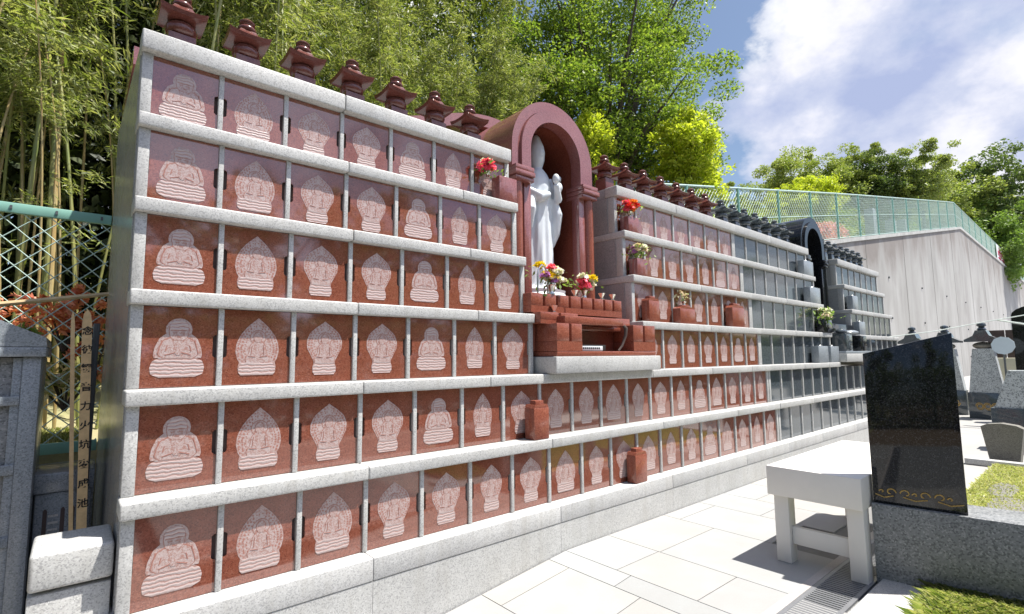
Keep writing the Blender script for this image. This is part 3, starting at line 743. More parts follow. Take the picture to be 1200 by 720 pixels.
def cup_block(x0, x1, y0, y1, z0, z1, mat, label, cat='flower block', group='red granite flower blocks on the shelves'):
    o = empty('flower_block', ((x0 + x1) / 2 * w, (y0 + y1) / 2 * w, zz(z0) + .001), label, cat, group)
    hx, hy, h = (x1 - x0) / 2 * w, (y1 - y0) / 2 * w, (z1 - z0) * w
    MB().box((-hx, -hy, 0), (hx, hy, h), mat, .006).build('body', o)
    MB().lathe([(.022, 0), (.03, .01), (.022, .02)], (0, 0, h - .002), 'steel', 14).build('socket', o); return o
cup_block(6.50, 7.02, .95, 1.25, 3.533, 4.09, 'redside', 'red block under the pink flowers, on the left wing of the top shelf')
cup_block(11.22, 11.72, .95, 1.25, 3.533, 3.98, 'redside', 'red block under the red flowers at the corner of the right wing')
cup_block(11.22, 11.70, .70, 1.0, 2.233, 2.72, 'redside', 'red block under the white and green flowers on the right wing')
for i, (x0, x1, y0, y1, z0, z1, lab) in enumerate((
        (24.0, 25.1, .97, 1.24, 3.533, 4.2, 'topmost grey block at the end of the grey wing before the black arch'),
        (23.75, 24.95, .70, .98, 2.233, 2.95, 'grey block on the grey shelf straight above the white flowers'),
        (22.75, 23.85, .18, .47, -.367, .33, 'left grey block of the pair on the low grey shelf below the white flowers'),
        (24.15, 25.15, .18, .47, -.367, .33, 'right grey block of the pair on the low grey shelf below the white flowers'),
        (29.35, 30.2, .70, .98, 2.233, 2.95, 'upper grey block on the wing beyond the black arch'),
        (29.2, 30.15, .45, .73, .933, 1.6, 'lower grey block on the wing beyond the black arch'))):
    cup_block(x0, x1, y0, y1, z0, z1, 'bluegrey', lab, 'flower block', 'grey granite flower blocks')

def bouquet(loc, label, blooms, spread, leafc, vase='steel', vh=.07, vr=.028, leaf_r=.05, nleaf=60, up=.08, leafmat_='leaf_light', stalks=6, group=None):
    """blooms: list of (material key rgb, count, radius)"""
    o = empty('flower_bouquet', loc, label, 'flowers', group)
    if vh: MB().lathe([(vr * .7, 0), (vr * .75, vh * .1), (vr * .55, vh * .35), (vr * .85, vh * .8), (vr * 1.15, vh)], (0, 0, .001), vase, 16).build('vase', o)
    z = vh + up; stm = MB()
    for col, cnt, r in blooms:
        key = 'bloom_%02d%02d%02d' % tuple(int(c * 99) for c in col)
        if key not in M: M[key] = leafmat('petal_' + key[6:], [tuple(c * .75 for c in col), col, tuple(min(1, c * 1.15) for c in col)], .25)
        for k in range(cnt):
            c = np.array([random.uniform(-1, 1) * spread, random.uniform(-1, 1) * spread * .7, z + random.uniform(-.6, 1) * spread * .8])
            v = rng.normal(size=(70, 3)); v /= np.linalg.norm(v, axis=1)[:, None]; v[:, 2] = np.abs(v[:, 2]) * .8 - .25
            me = leaf_mesh('bloom', c + v * r * rng.uniform(.45, 1, 70)[:, None], r * .9, .75, key, up=.3, dirs=v)
            link('bloom', me, o); stm.tube([(0, 0, vh * .5), tuple(c * .6 + np.array([0, 0, vh * .2])), tuple(c)], .003, 'stem', 5)
    if stm.v: stm.build('stems', o)
    if nleaf:
        v = rng.normal(size=(nleaf, 3)) * np.array([spread, spread * .8, spread * .6]) + np.array([0, 0, z - spread * .3])
        link('foliage', leaf_mesh('foliage', v, leaf_r, .4, leafc, up=.2), o)
    return o
PK, RD, WH, YE, PU, OR, CR = (.85, .12, .22), (.65, .02, .02), (.80, .78, .72), (.75, .55, .02), (.45, .18, .50), (.80, .25, .05), (.75, .62, .50)
bouquet((6.30 * w, .42, zz(4.02)), 'pink carnations with white blooms on the left wing of the top shelf', [(PK, 5, .052), (WH, 3, .035)], .062, 'leaf_light', 'steel', .05, nleaf=40, up=.05)
bouquet((11.46 * w, 1.08 * w, zz(3.98) + .006), 'red and orange flowers at the corner of the right wing, top shelf', [(RD, 4, .05), (OR, 5, .05), (PK, 2, .045)], .085, 'leaf_mixed', 'steel', .06, nleaf=60, up=.05)
bouquet((11.46 * w, .86 * w, zz(2.72) + .006), 'white flowers with bright green leaves on the right wing, second shelf', [(WH, 6, .05), (PU, 2, .045), (CR, 3, .04)], .085, 'leaf_light', 'steel', .05, nleaf=90, up=.04)
bouquet((13.4 * w, .63 * w, zz(1.50) + .004), 'dry pale stalks standing in the wide red block on the middle shelf', [(CR, 5, .02)], .06, 'leaf_white', None if False else 'steel', .04, nleaf=30, up=.08)
bouquet((24.6 * w, .52 * w, zz(1.50)), 'cream and white bouquet with lime leaves in a dark vase on the grey wing', [(WH, 6, .06), (CR, 4, .055)], .11, 'leaf_light', 'steel', .03, .05, .10, 120, .06)
cup_block(24.15, 25.15, .38, .68, .933, 1.5, 'black', 'black stone vase block holding the cream bouquet on the grey wing', 'flower block', 'grey granite flower blocks')
zl = zz(1.42) + .001
bouquet((7.80 * w, .66 * w, zl), 'mixed bouquet of yellow, white, pink and purple blooms at the statue feet', [(YE, 5, .055), (WH, 6, .05), (PK, 3, .045), (PU, 3, .05), (OR, 1, .04)], .11, 'leaf_light', 'steel', .09, .04, nleaf=60, up=.09)
bouquet((9.0 * w, .72 * w, zl), 'pink and white bouquet with one yellow bloom at the right of the statue feet', [(PK, 4, .058), (WH, 6, .05), (YE, 1, .055)], .09, 'leaf_light', 'steel', .08, .035, nleaf=50, up=.06)
for (x_, y_, z_, lab) in ((8.55, .62, 1.42, 'small steel cup on the altar ledge left of the pink bouquet'), (9.55, .62, 1.42, 'inner small steel cup at the right end of the altar ledge'), (9.98, .62, 1.42, 'outer small steel cup at the very right end of the altar ledge'),
                          (7.62, .42, .98, 'small steel cup on the lower left step of the altar'), (9.72, .35, .76, 'small steel cup on the right altar block')):
    c = MB().lathe([(.026, 0), (.028, .006), (.012, .014), (.014, .022), (.03, .05), (.036, .062), (.03, .060), (.012, .026)], (0, 0, 0), 'steel', 18).build('steel_cup')
    c.location = (x_ * w, y_ * w, zz(z_) + .002); tag(c, lab, 'cup', 'steel cups on the altar')
hp = MB().tube([(0, 0, 0), (0, 0, .16), (.015, 0, .22), (.05, 0, .255), (.09, 0, .24), (.115, 0, .17), (.12, 0, 0)], .008, 'steel', 8).build('metal_hoop')
hp.location = (7.32 * w, .62 * w, zl); tag(hp, 'bent steel hoop on the altar ledge left of the mixed bouquet', 'hoop')

# altar of the black niche
al2 = empty('stone_altar', (27.1 * w, 0, zz(-.36)), 'dark grey altar with block and rounded urns under the black arch', 'altar')
bx, by, bz = al2.location
def B(a, b, mat, name, bev=.006): MB().box((a[0] * w - bx, a[1] * w - by, zz(a[2]) - bz), (b[0] * w - bx, b[1] * w - by, zz(b[2]) - bz), mat, bev).build(name, al2)
B((25.2, -.1, -.36), (29.0, 1.2, 0), 'white', 'offering_slab'); B((25.3, -.05, .002), (28.9, 1.2, .12), 'bluegrey', 'plinth')
B((25.6, .0, .122), (26.4, .6, .9), 'grey', 'left_block'); B((27.6, .0, .122), (28.5, .6, .85), 'black', 'right_block'); B((25.3, .62, .122), (28.9, 1.3, 1.4), 'black', 'altar_body')
MB().ball((26.0 * w - bx, .3 * w - by, zz(1.02) - bz), (.30 * w, .22 * w, .14 * w), 'grey').build('urn', al2)
MB().ball((26.95 * w - bx, .2 * w - by, zz(.98) - bz), (.5 * w, .3 * w, .12 * w), 'bluegrey').build('table_slab', al2)

# gorinto finials --------------------------------------------------
def finial_parts(mat):
    s = w
    b = MB().box((-.2 * s, -.2 * s, 0), (.2 * s, .2 * s, .52 * s), mat, .006).mesh('base_block')
    ball = MB().lathe([(.14 * s, 0), (.215 * s, .05 * s), (.24 * s, .13 * s), (.215 * s, .21 * s), (.14 * s, .27 * s)], (0, 0, .52 * s), mat, 22).mesh('round_body', ang=50)
    # flared square roof
    n = 12; vs = []; fs = []
    rings = [(.15, .0, 0), (.325, .035, .028), (.345, .10, .05), (.25, .155, .02), (.16, .225, 0), (.125, .29, 0)]
    for r, z, upc in rings:
        for q in range(4):
            a0 = q * math.pi / 2 - math.pi / 4
            c0 = np.array([math.cos(a0), math.sin(a0)]) * math.sqrt(2); c1 = np.array([math.cos(a0 + math.pi / 2), math.sin(a0 + math.pi / 2)]) * math.sqrt(2)
            for k in range(n):
                t = k / n; p = c0 * (1 - t) + c1 * t; cu = abs(2 * t - 1) ** 2.2
                vs.append((p[0] * r * s, p[1] * r * s, (z + upc * cu) * s))
    m_ = 4 * n
    for j in range(len(rings) - 1):
        for i in range(m_): fs.append((j * m_ + i, j * m_ + (i + 1) % m_, (j + 1) * m_ + (i + 1) % m_, (j + 1) * m_ + i))
    fs.append(tuple(range(m_))[::-1]); fs.append(tuple((len(rings) - 1) * m_ + i for i in range(m_)))
    roof = MB().add([(x, y, z + .76 * s) for x, y, z in vs], fs, mat).mesh('roof', ang=38)
    jewel = MB().lathe([(.11 * s, 0), (.15 * s, .03 * s), (.155 * s, .07 * s), (.12 * s, .11 * s), (.105 * s, .125 * s), (.13 * s, .15 * s), (.135 * s, .19 * s), (.09 * s, .235 * s), (.03 * s, .265 * s)], (0, 0, 1.05 * s), mat, 18).mesh('jewel', ang=50)
    return [('base_block', b), ('round_body', ball), ('roof', roof), ('jewel', jewel)]
def finials(parts, x0, n, y, group, lab, z0=4.89):
    for i in range(n):
        o = empty('pagoda_finial', ((x0 + i + .5) * w, y * w, zz(z0) - .002), lab % ORD[i], 'finial', group)
        for nm, me in parts: link(nm, me, o)
FR = finial_parts('finial'); FG = finial_parts('grey')
finials(FR, 0, 7, 2.1, 'red finials on the left ledge', '%s red pagoda finial from the near end of the left ledge')
finials(FR, 11.07, 7, 2.05, 'red finials on the right ledge', '%s red pagoda finial counting rightwards from the red arch')
finials(FG, 18.3, 7, 2.05, 'grey finials on the ledge', '%s grey pagoda finial counting rightwards from the last red one')
finials(FG, 29.2, 7, 2.05, 'grey finials past the black arch', '%s grey pagoda finial counting rightwards from the black arch')

# ------------------------------------------------------------------ right foreground: bench, black slab, plinth
bench = empty('low_bench', (4.45, -1.53, 0), 'cream painted low table with thick top and stretcher beside the black stone slab', 'bench')
def L_(mb, a, b, mat='bench', bev=.005): return mb.box((a[0] - 4.45, a[1] + 1.53, a[2]), (b[0] - 4.45, b[1] + 1.53, b[2]), mat, bev)
L_(MB(), (3.65, -1.818, .462), (5.27, -1.225, .664), bev=.006).build('top', bench)
for (x_, y_) in ((3.69, -1.808), (3.69, -1.35), (5.12, -1.35), (5.12, -1.808)): L_(MB(), (x_, y_, .001), (x_ + .11, y_ + .098, .463)).build('leg', bench)
L_(MB(), (3.725, -1.709, .13), (3.765, -1.351, .25)).build('stretcher', bench); L_(MB(), (5.155, -1.709, .13), (5.195, -1.351, .25)).build('stretcher', bench)

az_ = R(9); ex = Vector((.156, -.988, 0)); ey = Vector((.988, .156, 0))
def obl(o, s, t, z): p = Vector((o[0], o[1], 0)) + ex * s + ey * t; return (p.x, p.y, z)
def oblbox(mb, o, s0, s1, t0, t1, z0, z1, mat, ztop=None, bev=.006):
    bm = bmesh.new(); zt = ztop or (z1, z1)
    vs = [bm.verts.new(obl(o, *q)) for q in ((s0, t0, z0), (s1, t0, z0), (s1, t1, z0), (s0, t1, z0), (s0, t0, zt[0]), (s1, t0, zt[1]), (s1, t1, zt[1]), (s0, t1, zt[0]))]
    for f in ((3, 2, 1, 0), (4, 5, 6, 7), (0, 1, 5, 4), (1, 2, 6, 5), (2, 3, 7, 6), (3, 0, 4, 7)): bm.faces.new([vs[i] for i in f])
    bmesh.ops.recalc_face_normals(bm, faces=bm.faces)
    if bev: bmesh.ops.bevel(bm, geom=list(bm.edges), offset=bev, segments=2, affect='EDGES', profile=.5)
    mb.bm(bm, mat); return mb
O0 = (3.775, -1.83)
pl = oblbox(MB(), O0, .0, 1.9, .0, .34, -.05, .497, 'plinth').build('stone_plinth')
tag(pl, 'grey granite plinth under the upright black slab', 'plinth')
bd = empty('memorial_slab', (0, 0, 0), 'upright polished black memorial slab with slanted top standing on the grey plinth', 'memorial slab')
oblbox(MB(), O0, .012, .475, .03, .11, .499, 1.5, 'black', (1.462, 1.585), .004).build('slab', bd)
sc = MB()
def scroll(s, z, r, sg):
    p = []
    for i in range(22):
        a = i / 21 * 4.6 * sg; rr = r * (1 - i / 26); p.append(obl(O0, s + math.cos(a) * rr * sg, .027, z + math.sin(abs(a)) * rr))
    sc.tube(p, .0042, 'gold', 5)
for cs in (.06, .23, .40):
    for dx_, rr in ((-.045, .030), (.045, .030), (0, .014)):
        if .045 < cs + dx_ < .445: scroll(cs + dx_, .60 if rr > .03 else .575, rr, 1 if dx_ > 0 else -1)
    a_, b_ = max(.025, cs - .06), min(.46, cs + .06)
    sc.tube([obl(O0, a_, .028, .555), obl(O0, (a_ + b_) / 2, .027, .54), obl(O0, b_, .028, .555)], .004, 'gold', 5)
sc.build('gold_scrollwork', bd)
fl = MB().box((3.0, -2.35, -.03), (3.80, -1.86, .035), 'white', .006).build('stepping_slab'); tag(fl, 'pale granite step slab at the foot of the grey plinth', 'step')
# drain grate with kerb strips
gr = empty('drain_grate', (2.6, -1.7, 0), 'long steel drain grate let into the paving under the low table', 'grate')
mb = MB(); mb.box((-2.0, -.11, -.06), (2.6, .11, -.05), 'core')
for i in range(150): mb.box((-2.0 + i * .03, -.105, -.035), (-1.986 + i * .03, .105, .002), 'grate')
mb.build('slats', gr, smooth=False)
for s in (-1, 1): MB().box((-2.0, s * .11 - .012, -.05), (2.6, s * .11 + .012, .004), 'grate').build('frame', gr)
structure(MB().box((.4, -1.575, -.04), (5.6, -1.52, .003), 'kerb').build('kerb_strip', smooth=False))
structure(MB().box((.4, -6, -.05), (7, -1.83, -.004), 'plinth').build('side_paving', smooth=False))

def blades(n, fx, h, wd, mat, name, lean=.5):
    base = np.array([fx() for _ in range(n)]); a = rng.uniform(0, 2 * math.pi, n); hh = h * rng.uniform(.5, 1.3, n)
    ln = rng.uniform(.1, 1, n) * lean * hh; dr = np.stack([np.cos(a), np.sin(a), np.zeros(n)], 1); sd = np.stack([-np.sin(a), np.cos(a), np.zeros(n)], 1) * wd
    mid = base + dr * (ln * .45)[:, None] + np.array([0, 0, 1]) * (hh * .65)[:, None]
    tip = base + dr * (ln * 1.25)[:, None] + np.array([0, 0, 1]) * (hh * .85)[:, None]
    q = np.stack([base - sd, base + sd, mid + sd * .8, tip, mid - sd * .8], 1)
    me = bpy.data.meshes.new(name); me.vertices.add(5 * n); me.loops.add(5 * n); me.polygons.add(n)
    me.vertices.foreach_set('co', q.reshape(-1)); me.loops.foreach_set('vertex_index', np.arange(5 * n, dtype=np.int32)); me.polygons.foreach_set('loop_start', np.arange(0, 5 * n, 5, dtype=np.int32))
    me.materials.append(M[mat]); me.update(calc_edges=True); me.validate(); return link(name, me)
structure(MB().box((4.3, -4.4, -.03), (9.0, -1.78, .006), 'straw').build('lawn_soil', smooth=False))
r_ = random.random
tag(blades(34000, lambda: (4.35 + r_() * 4.6, -1.8 - r_() * 1.7, .004), .038, .0035, 'grass', 'lawn', .9), None, None, None, 'stuff')
tag(blades(20000, lambda: (3.25 + r_() ** .6 * .62, -2.17 - r_() * .75, .0), .085, .0022, 'grass_dark', 'long_grass', 1.3), None, None, None, 'stuff')
for i, (x_, y_, a_, lab) in enumerate(((7.3, -2.06, .25, 'flat grey stepping stone farther out in the lawn'), (6.5, -2.16, .3, 'flat grey stepping stone in the lawn nearer the plinth'))):
    o = MB().lathe([(a_, 0), (a_, .012), (a_ * .93, .02)], (0, 0, 0), 'brownstone', 14, 1.5, .45, 3).build('stepping_stone'); o.location = (x_, y_, .01)
    tag(o, lab, 'stone', 'stepping stones in the lawn')
structure(MB().box((9.0, -4.6, -.03), (9.14, -1.5, .05), 'pale', .01).build('lawn_kerb'))
# gravestones beyond the lawn
gs = MB().prism([(-.15, 0), (.15, 0), (.215, .45), (.15, .485), (0, .505), (-.15, .485), (-.215, .45)], 'x', 0, .16, 'brownstone').build('headstone', smooth=False)
gs.location = (9.35, -1.86, 0); gs.rotation_euler = (0, 0, R(-4)); tag(gs, 'small brown grey headstone widening upwards at the lawn edge', 'headstone')
def speckled_grave(loc, hb, hs, wd, finial, label, group=None):
    o = empty('gravestone', loc, label, 'gravestone', group)
    MB().box((0, -wd * .55, -.04), (.35, wd * .55, hb), 'grey', .01).build('dark_base', o)
    b0, t0 = wd / 2, wd * .30
    MB().prism([(-b0, hb), (b0, hb), (t0, hb + hs), (-t0, hb + hs)], 'x', .03, .32, 'speckle').build('speckled_body', o)
    g = MB()
    for k in (-1, 0, 1):
        for q in range(2):
            p = [(-.006, k * wd * .22 + (.07 * (1 - i / 30)) * math.cos(i * .33 + q * 3.1), hb * .45 + (.09 * (1 - i / 30)) * math.sin(i * .33 + q * 3.1)) for i in range(18)]
            g.tube(p, .009, 'gold', 5)
    g.build('gold_ornament', o)
    if finial:
        MB().ball((.17, 0, hb + hs + .07), (.17, .19, .085), 'brownstone').build('round_piece', o)
        MB().prism([(-.30, 0), (.30, 0), (.30, .05), (.14, .14), (.09, .26), (-.09, .26), (-.14, .14), (-.30, .05)], 'x', -.06, .40, 'grey').build('roof', o).location = (0, 0, hb + hs + .155)
        MB().lathe([(.07, 0), (.09, .03), (.05, .08), (.09, .11), (.08, .16), (.02, .19)], (.17, 0, hb + hs + .415), 'grey', 12).build('jewel', o)
    return o
speckled_grave((15.5, -.98, 0), .55, 1.0, .60, True, 'speckled gravestone with gold ornament and dark pagoda top seen just right of the black slab')
speckled_grave((16.2, -.20, 0), .55, 1.0, .60, True, 'dark pagoda topped gravestone showing just above the black slab near its right corner')
speckled_grave((16.4, .50, 0), .55, 1.0, .60, True, 'dark pagoda topped gravestone showing just above the middle of the black slab')
speckled_grave((10.75, -2.12, 0), .60, .58, .95, False, 'low speckled gravestone on a dark base behind the brown headstone')
bw_ = MB().box((17.4, -1.55, 0), (17.6, -.85, 1.32), 'beige', .01).build('stucco_panel'); tag(bw_, 'pale beige stucco panel between the speckled gravestones', 'panel')
hb_ = empty('board_screen', (18.6, -2.6, 0), 'dark brown board screen behind the gravestones', 'screen')
for i in range(10): MB().box((0, -1.7 + i * .36, 0), (.06, -1.7 + i * .36 + .34, 2.05), 'brown_wood', .006).build('board', hb_)
MB().box((-.04, -1.7, 1.5), (.0, 1.9, 1.6), 'brown_wood').build('rail', hb_)
bs = MB().prism([(-.45, 0), (.45, 0), (.45, 2.25)] + [(.45 * math.cos(a) if abs(math.cos(a)) < .999 else .45 * math.copysign(1, math.cos(a)), 2.25 + .22 * math.sin(a)) for a in np.linspace(.3, math.pi - .3, 9)] + [(-.45, 2.25)], 'x', 0, .25, 'black').build('round_topped_stone', ang=50)
bs.location = (15.2, -1.98, 0); tag(bs, 'tall black round topped stone at the right edge above the pale disc', 'gravestone')
dk = empty('blot_disc', (14.3, -1.45, 0), 'pale blue round blot built as a disc on an added post before the dark board screen', 'disc')  # unidentified pale blot built as a disc; its post is made up
MB().prism([(.185 * math.cos(2 * math.pi * i / 10 + .2), 1.60 + .185 * math.sin(2 * math.pi * i / 10 + .2)) for i in range(10)], 'x', 0, .03, 'pale_blue').build('disc', dk, smooth=False)
MB().tube([(.05, 0, 0), (.05, 0, 1.6)], .018, 'dark_steel', 8).build('post', dk)
d2 = MB().prism([(.16 * math.cos(2 * math.pi * i / 12), .17 + .17 * math.sin(2 * math.pi * i / 12)) for i in range(12)], 'x', 0, .07, 'pale_blue').build('round_piece', smooth=False)  # second unidentified pale blot, given a made-up solid shape
d2.location = (9.0 + .25, -2.24, 0.04); tag(d2, 'pale blue round blot built as a disc on the lawn edge at the right of the brown headstone', 'stone')
cb = MB().tube([(13.2, .35, 1.80), (13.6, -.5, 1.92), (14.0, -1.2, 2.08), (14.3, -2.2, 2.27)], .012, 'cable', 6).build('cable'); tag(cb, 'thin pale cable strung in front of the concrete wall', 'cable')
cb2 = MB().tube([(14.1, -1.42, 2.12), (14.2, -1.8, 2.02), (14.3, -2.2, 1.93)], .02, 'cable', 6).build('rail_bar'); tag(cb2, 'short white sloping bar below the pale cable at the right edge', 'bar')

# ------------------------------------------------------------------ left foreground
cab = empty('small_columbarium', (-.36, 1.0, 0), 'grey granite ossuary with gabled roof and railed panels at the left edge, in shade', 'ossuary')
def Cx(a, b, mat, name, bev=.004): MB().box((a[0] + .36, a[1] - 1.0, a[2]), (b[0] + .36, b[1] - 1.0, b[2]), mat, bev).build(name, cab)
Cx((-.435, 1.0, -.43), (-.358, 1.75, 1.49), 'bluegrey', 'pillar')
Cx((-1.55, 1.05, -.43), (-.437, 1.70, 1.488), 'plinth', 'panel')
Cx((-.475, 1.02, -.43), (-.4355, 1.10, 1.486), 'bluegrey', 'stile')
for z0, z1 in ((1.225, 1.275), (.85, .905), (.47, .525), (.05, .1)): Cx((-1.55, 1.005, z0), (-.436, 1.06, z1), 'bluegrey', 'rail')
Cx((-1.6, .96, 1.491), (-.338, 1.80, 1.545), 'bluegrey', 'cornice', .006)
MB().prism([(-1.6 + .36, 1.547), (-.338 + .36, 1.547), (-.345 + .36, 1.60), (-.97 + .36, 1.90), (-1.595 + .36, 1.60)], 'y', -.04, .80, 'bluegrey').build('roof', cab, smooth=False)
bk = MB().box((-.315, .06, .50), (-.032, .40, .655), 'white', .016, 3).build('granite_block'); tag(bk, 'upper white granite block with rounded edges beside the near end of the columbarium', 'block', 'white granite blocks at the near end')
bk = MB().box((-.315, .08, -.43), (-.036, .42, .482), 'white', .006).build('granite_block'); tag(bk, 'lower white granite block carrying the rounded one beside the columbarium', 'block', 'white granite blocks at the near end')
cs_ = empty('carved_stone', (-.21, 1.26, .0), 'shaded grey carved stone with slots standing behind the white granite blocks', 'carved stone')
MB().box((-.14, 0, -.43), (.12, .3, .68), 'bluegrey', .01).build('body', cs_); MB().box((-.15, -.02, .682), (.13, .32, .80), 'bluegrey', .012).build('cap', cs_)
sl = MB()
for s in (-.09, -.01, .035, .09): sl.prism([(s - .010, .40), (s + .010, .40), (s + .010, .575), (s + .004, .588), (s - .004, .588), (s - .010, .575)], 'y', -.003, .004, 'core')
for z in (.46, .50, .54): sl.box((-.075, -.005, z), (-.03, .004, z + .012), 'white')
sl.build('carved_slots', cs_)
# wooden grave tablets
def tablet(x0, x1, y, z0, z1, text, label):
    o = empty('wooden_tablet', (x0, y, z0), label, 'wooden tablet', 'wooden grave tablets'); dx_ = x1 - x0; L = math.hypot(dx_, z1 - z0)
    o.rotation_euler = (R(-2), math.atan2(dx_, z1 - z0), 0)
    hw = .024 if text else .010
    MB().prism([(-hw, 0), (hw, 0), (hw, L - .09), (hw * .7, L - .03), (0, L), (-hw * .7, L - .03), (-hw, L - .09)], 'y', 0, .014, 'board_wood').build('board', o, smooth=False)
    if text:
        for i, chx in enumerate(text):
            if chx == ' ': continue
            cu = bpy.data.curves.new('text', 'FONT'); cu.body = chx; cu.size = .055; cu.align_x = 'CENTER'; cu.offset = .0012
            to = bpy.data.objects.new('t', cu); COL.objects.link(to)
            bpy.context.view_layer.update(); dg = bpy.context.evaluated_depsgraph_get()
            me = bpy.data.meshes.new_from_object(to.evaluated_get(dg)); bpy.data.objects.remove(to); me.name = 'painted_character'
            me.materials.clear(); me.materials.append(M['ink'])
            t = link('painted_character', me, o); t.rotation_euler = (R(90), 0, 0); t.location = (.004, -.0025, L - .155 - i * .114)
    return o
tablet(-.122, -.172, 1.10, .20, 1.785, '念彼観音力火坑変成池 念彼', 'wooden grave tablet with black brush writing leaning before the wire fence')
tablet(-.165, -.240, 1.12, .20, 1.77, '', 'narrow plain wooden stake left of the written tablet')
pst = MB().tube([(-.130, 1.19, .3), (-.125, 1.21, .9), (-.120, 1.24, 1.70)], .017, 'dark_steel', 8).build('steel_post'); tag(pst, 'thin dark steel post leaning right of the written tablet', 'post')
# green fence
gf = empty('wire_fence', (0, 2.84, 0), 'green diamond wire fence with bent top rail at the left, before the bamboo', 'fence')
z0f, z1f = .70, 2.72; xl = -3.6
mb = MB(); wire_panel(mb, (xl, 0, z0f - .02), (-.035, 0, z0f), z1f - z0f, z1f - z0f, .165, .155, .0042, 'green_wire'); mb.build('diamond_mesh', gf, smooth=False)
MB().box((xl, -.02, z1f - .04), (-.03, .02, z1f + .045), 'green_metal', .006).build('top_rail', gf)
MB().box((xl, -.02, z0f), (-.03, .02, z0f + .09), 'green_metal', .006).build('bottom_rail', gf)
for x_ in (-1.75, -3.55): MB().tube([(x_, .05, z0f - .6), (x_, .05, z1f)], .03, 'green_metal', 10).build('post', gf)
for x_ in (-.10, -.40, -.68, -.95, -1.3): MB().box((x_ - .008, -.03, z1f - .01), (x_ + .008, -.0205, z1f + .02), 'dark_steel').build('clip', gf)
tag(MB().tube([(-1.6, 2.6, 1.72), (-.7, 2.58, 1.90), (-.02, 2.56, 2.03)], [.022, .02, .018], 'bamboo_pole', 8).build('bamboo_rail'), 'tan bamboo rail tied sloping across the lower wire fence', 'rail')
structure(MB().box((-4, 2.75, -.43), (-.03, 3.05, .60), 'plinth', .01).build('kerb_wall'))

# ------------------------------------------------------------------ planting on the left
def shrub(name, loc, rad, n, per, sig, L, mat, label, cat='shrub', asp=.35, group=None, stems=True):
    o = empty(name, loc, label, cat, group)
    cl = ell_clumps((0, 0, rad[2]), rad, n, .2)
    link('foliage', leaf_mesh('foliage', clump_points(cl, per, sig), L, asp, mat, up=.35), o)
    if stems:
        mb = MB()
        for i in range(min(8, n)): mb.tube([(0, 0, -.1), tuple(cl[i] * np.array([.5, .5, .5])), tuple(cl[i])], [.012, .008, .003], 'bark', 5)
        mb.build('stems', o)
    return o
for (x_, y_, z_, lab, mt, rad, n_) in ((-.62, 3.15, 1.45, 'red leaved shrub behind the wire fence nearest the frame edge', 'leaf_red', (.24, .16, .26), 16), (-.30, 3.2, 1.65, 'red leaved shrub behind the wire fence in its middle', 'leaf_red', (.26, .16, .24), 18), (-.08, 3.1, 1.3, 'small red leaved shrub next to the polished end wall', 'leaf_red', (.12, .12, .3), 10),
                                    (-.55, 3.0, 1.30, 'low green shrub under the red leaves behind the fence', 'leaf_light', (.22, .1, .22), 16), (-.26, 3.25, 1.12, 'pinkish white variegated shrub low behind the fence', 'leaf_white', (.40, .16, .22), 24)):
    shrub('leafy_shrub', (x_, y_, z_), rad, n_, 34, (.05, .05, .05), .085, mt, lab, group='shrubs behind the wire fence')
tag(blades(9000, lambda: (-3.4 + r_() * 3.3, 3.1 + r_() * 1.0, .74), .07, .004, 'grass', 'rough_grass'), None, None, None, 'stuff')

# ------------------------------------------------------------------ bamboo grove
def bamboo_variant(seed, tan, lean, H, low, dens=1.0):
    rr = random.Random(seed); mb = MB(); path = []; rads = []; nn = int(H / .33)
    bend = rr.uniform(.4, 1.3); ang = rr.uniform(0, 6.28)
    for i in range(nn * 3 + 1):
        z = H * i / (nn * 3); t = z / H; off = lean * z + bend * t ** 3
        path.append((math.cos(ang) * off, math.sin(ang) * off, z - bend * .3 * t ** 4)); r0 = .026 * (1 - t * .7)
        rads.append(r0 * (1.16 if i % 3 == 0 else 1.0))
    mb.tube(path, rads, 'culm_tan' if tan else 'culm_green', 8); cul = mb.mesh('culm')
    pts = []; dr = []
    for i in range(2, nn):
        t = i / nn
        if t * H < low: 
            if rr.random() < .9: continue
        b = np.array(path[i * 3])
        for q in range(rr.choice([3, 4, 4, 5])):
            a = rr.uniform(0, 6.28); ln = rr.uniform(.35, 1.0) * (1.1 - .5 * t)
            dv = np.array([math.cos(a), math.sin(a), rr.uniform(.0, .5)])
            if rr.random() > dens: continue
            for k in range(rr.randint(4, 7)):
                s = rr.uniform(.3, 1.0); p = b + dv * ln * s + np.array([0, 0, -.35 * ln * s * s])
                m_ = rr.randint(7, 12); pts.append(p + rng.normal(size=(m_, 3)) * np.array([.085, .085, .06])); dr.append(np.tile(dv * .6 + np.array([0, 0, -.5]), (m_, 1)))
    P_ = np.concatenate(pts); D_ = np.concatenate(dr)
    return cul, leaf_mesh('foliage', P_, (.15 if H > 9 else .13), .16, 'leaf_bamboo', up=.45, dirs=D_)
BV = [bamboo_variant(s, tan, lean, H, low) for s, tan, lean, H, low in ((1, False, .03, 10.5, 3.6), (2, True, .08, 9.5, 3.8), (3, False, .05, 11.5, 3.4), (4, True, .12, 9.0, 3.6), (5, False, .02, 10, 1.6), (6, False, .06, 8.5, 1.2))]
def bamboo(v, x_, y_, rz, sc_, label, group):
    o = empty('bamboo_plant', (x_, y_, bank_z(x_, y_) - .05), label, 'bamboo', group); o.rotation_euler = (0, 0, rz); o.scale = (sc_, sc_, sc_)
    link('culm', BV[v][0], o); link('foliage', BV[v][1], o)
rb = random.Random(5); cnt = 0
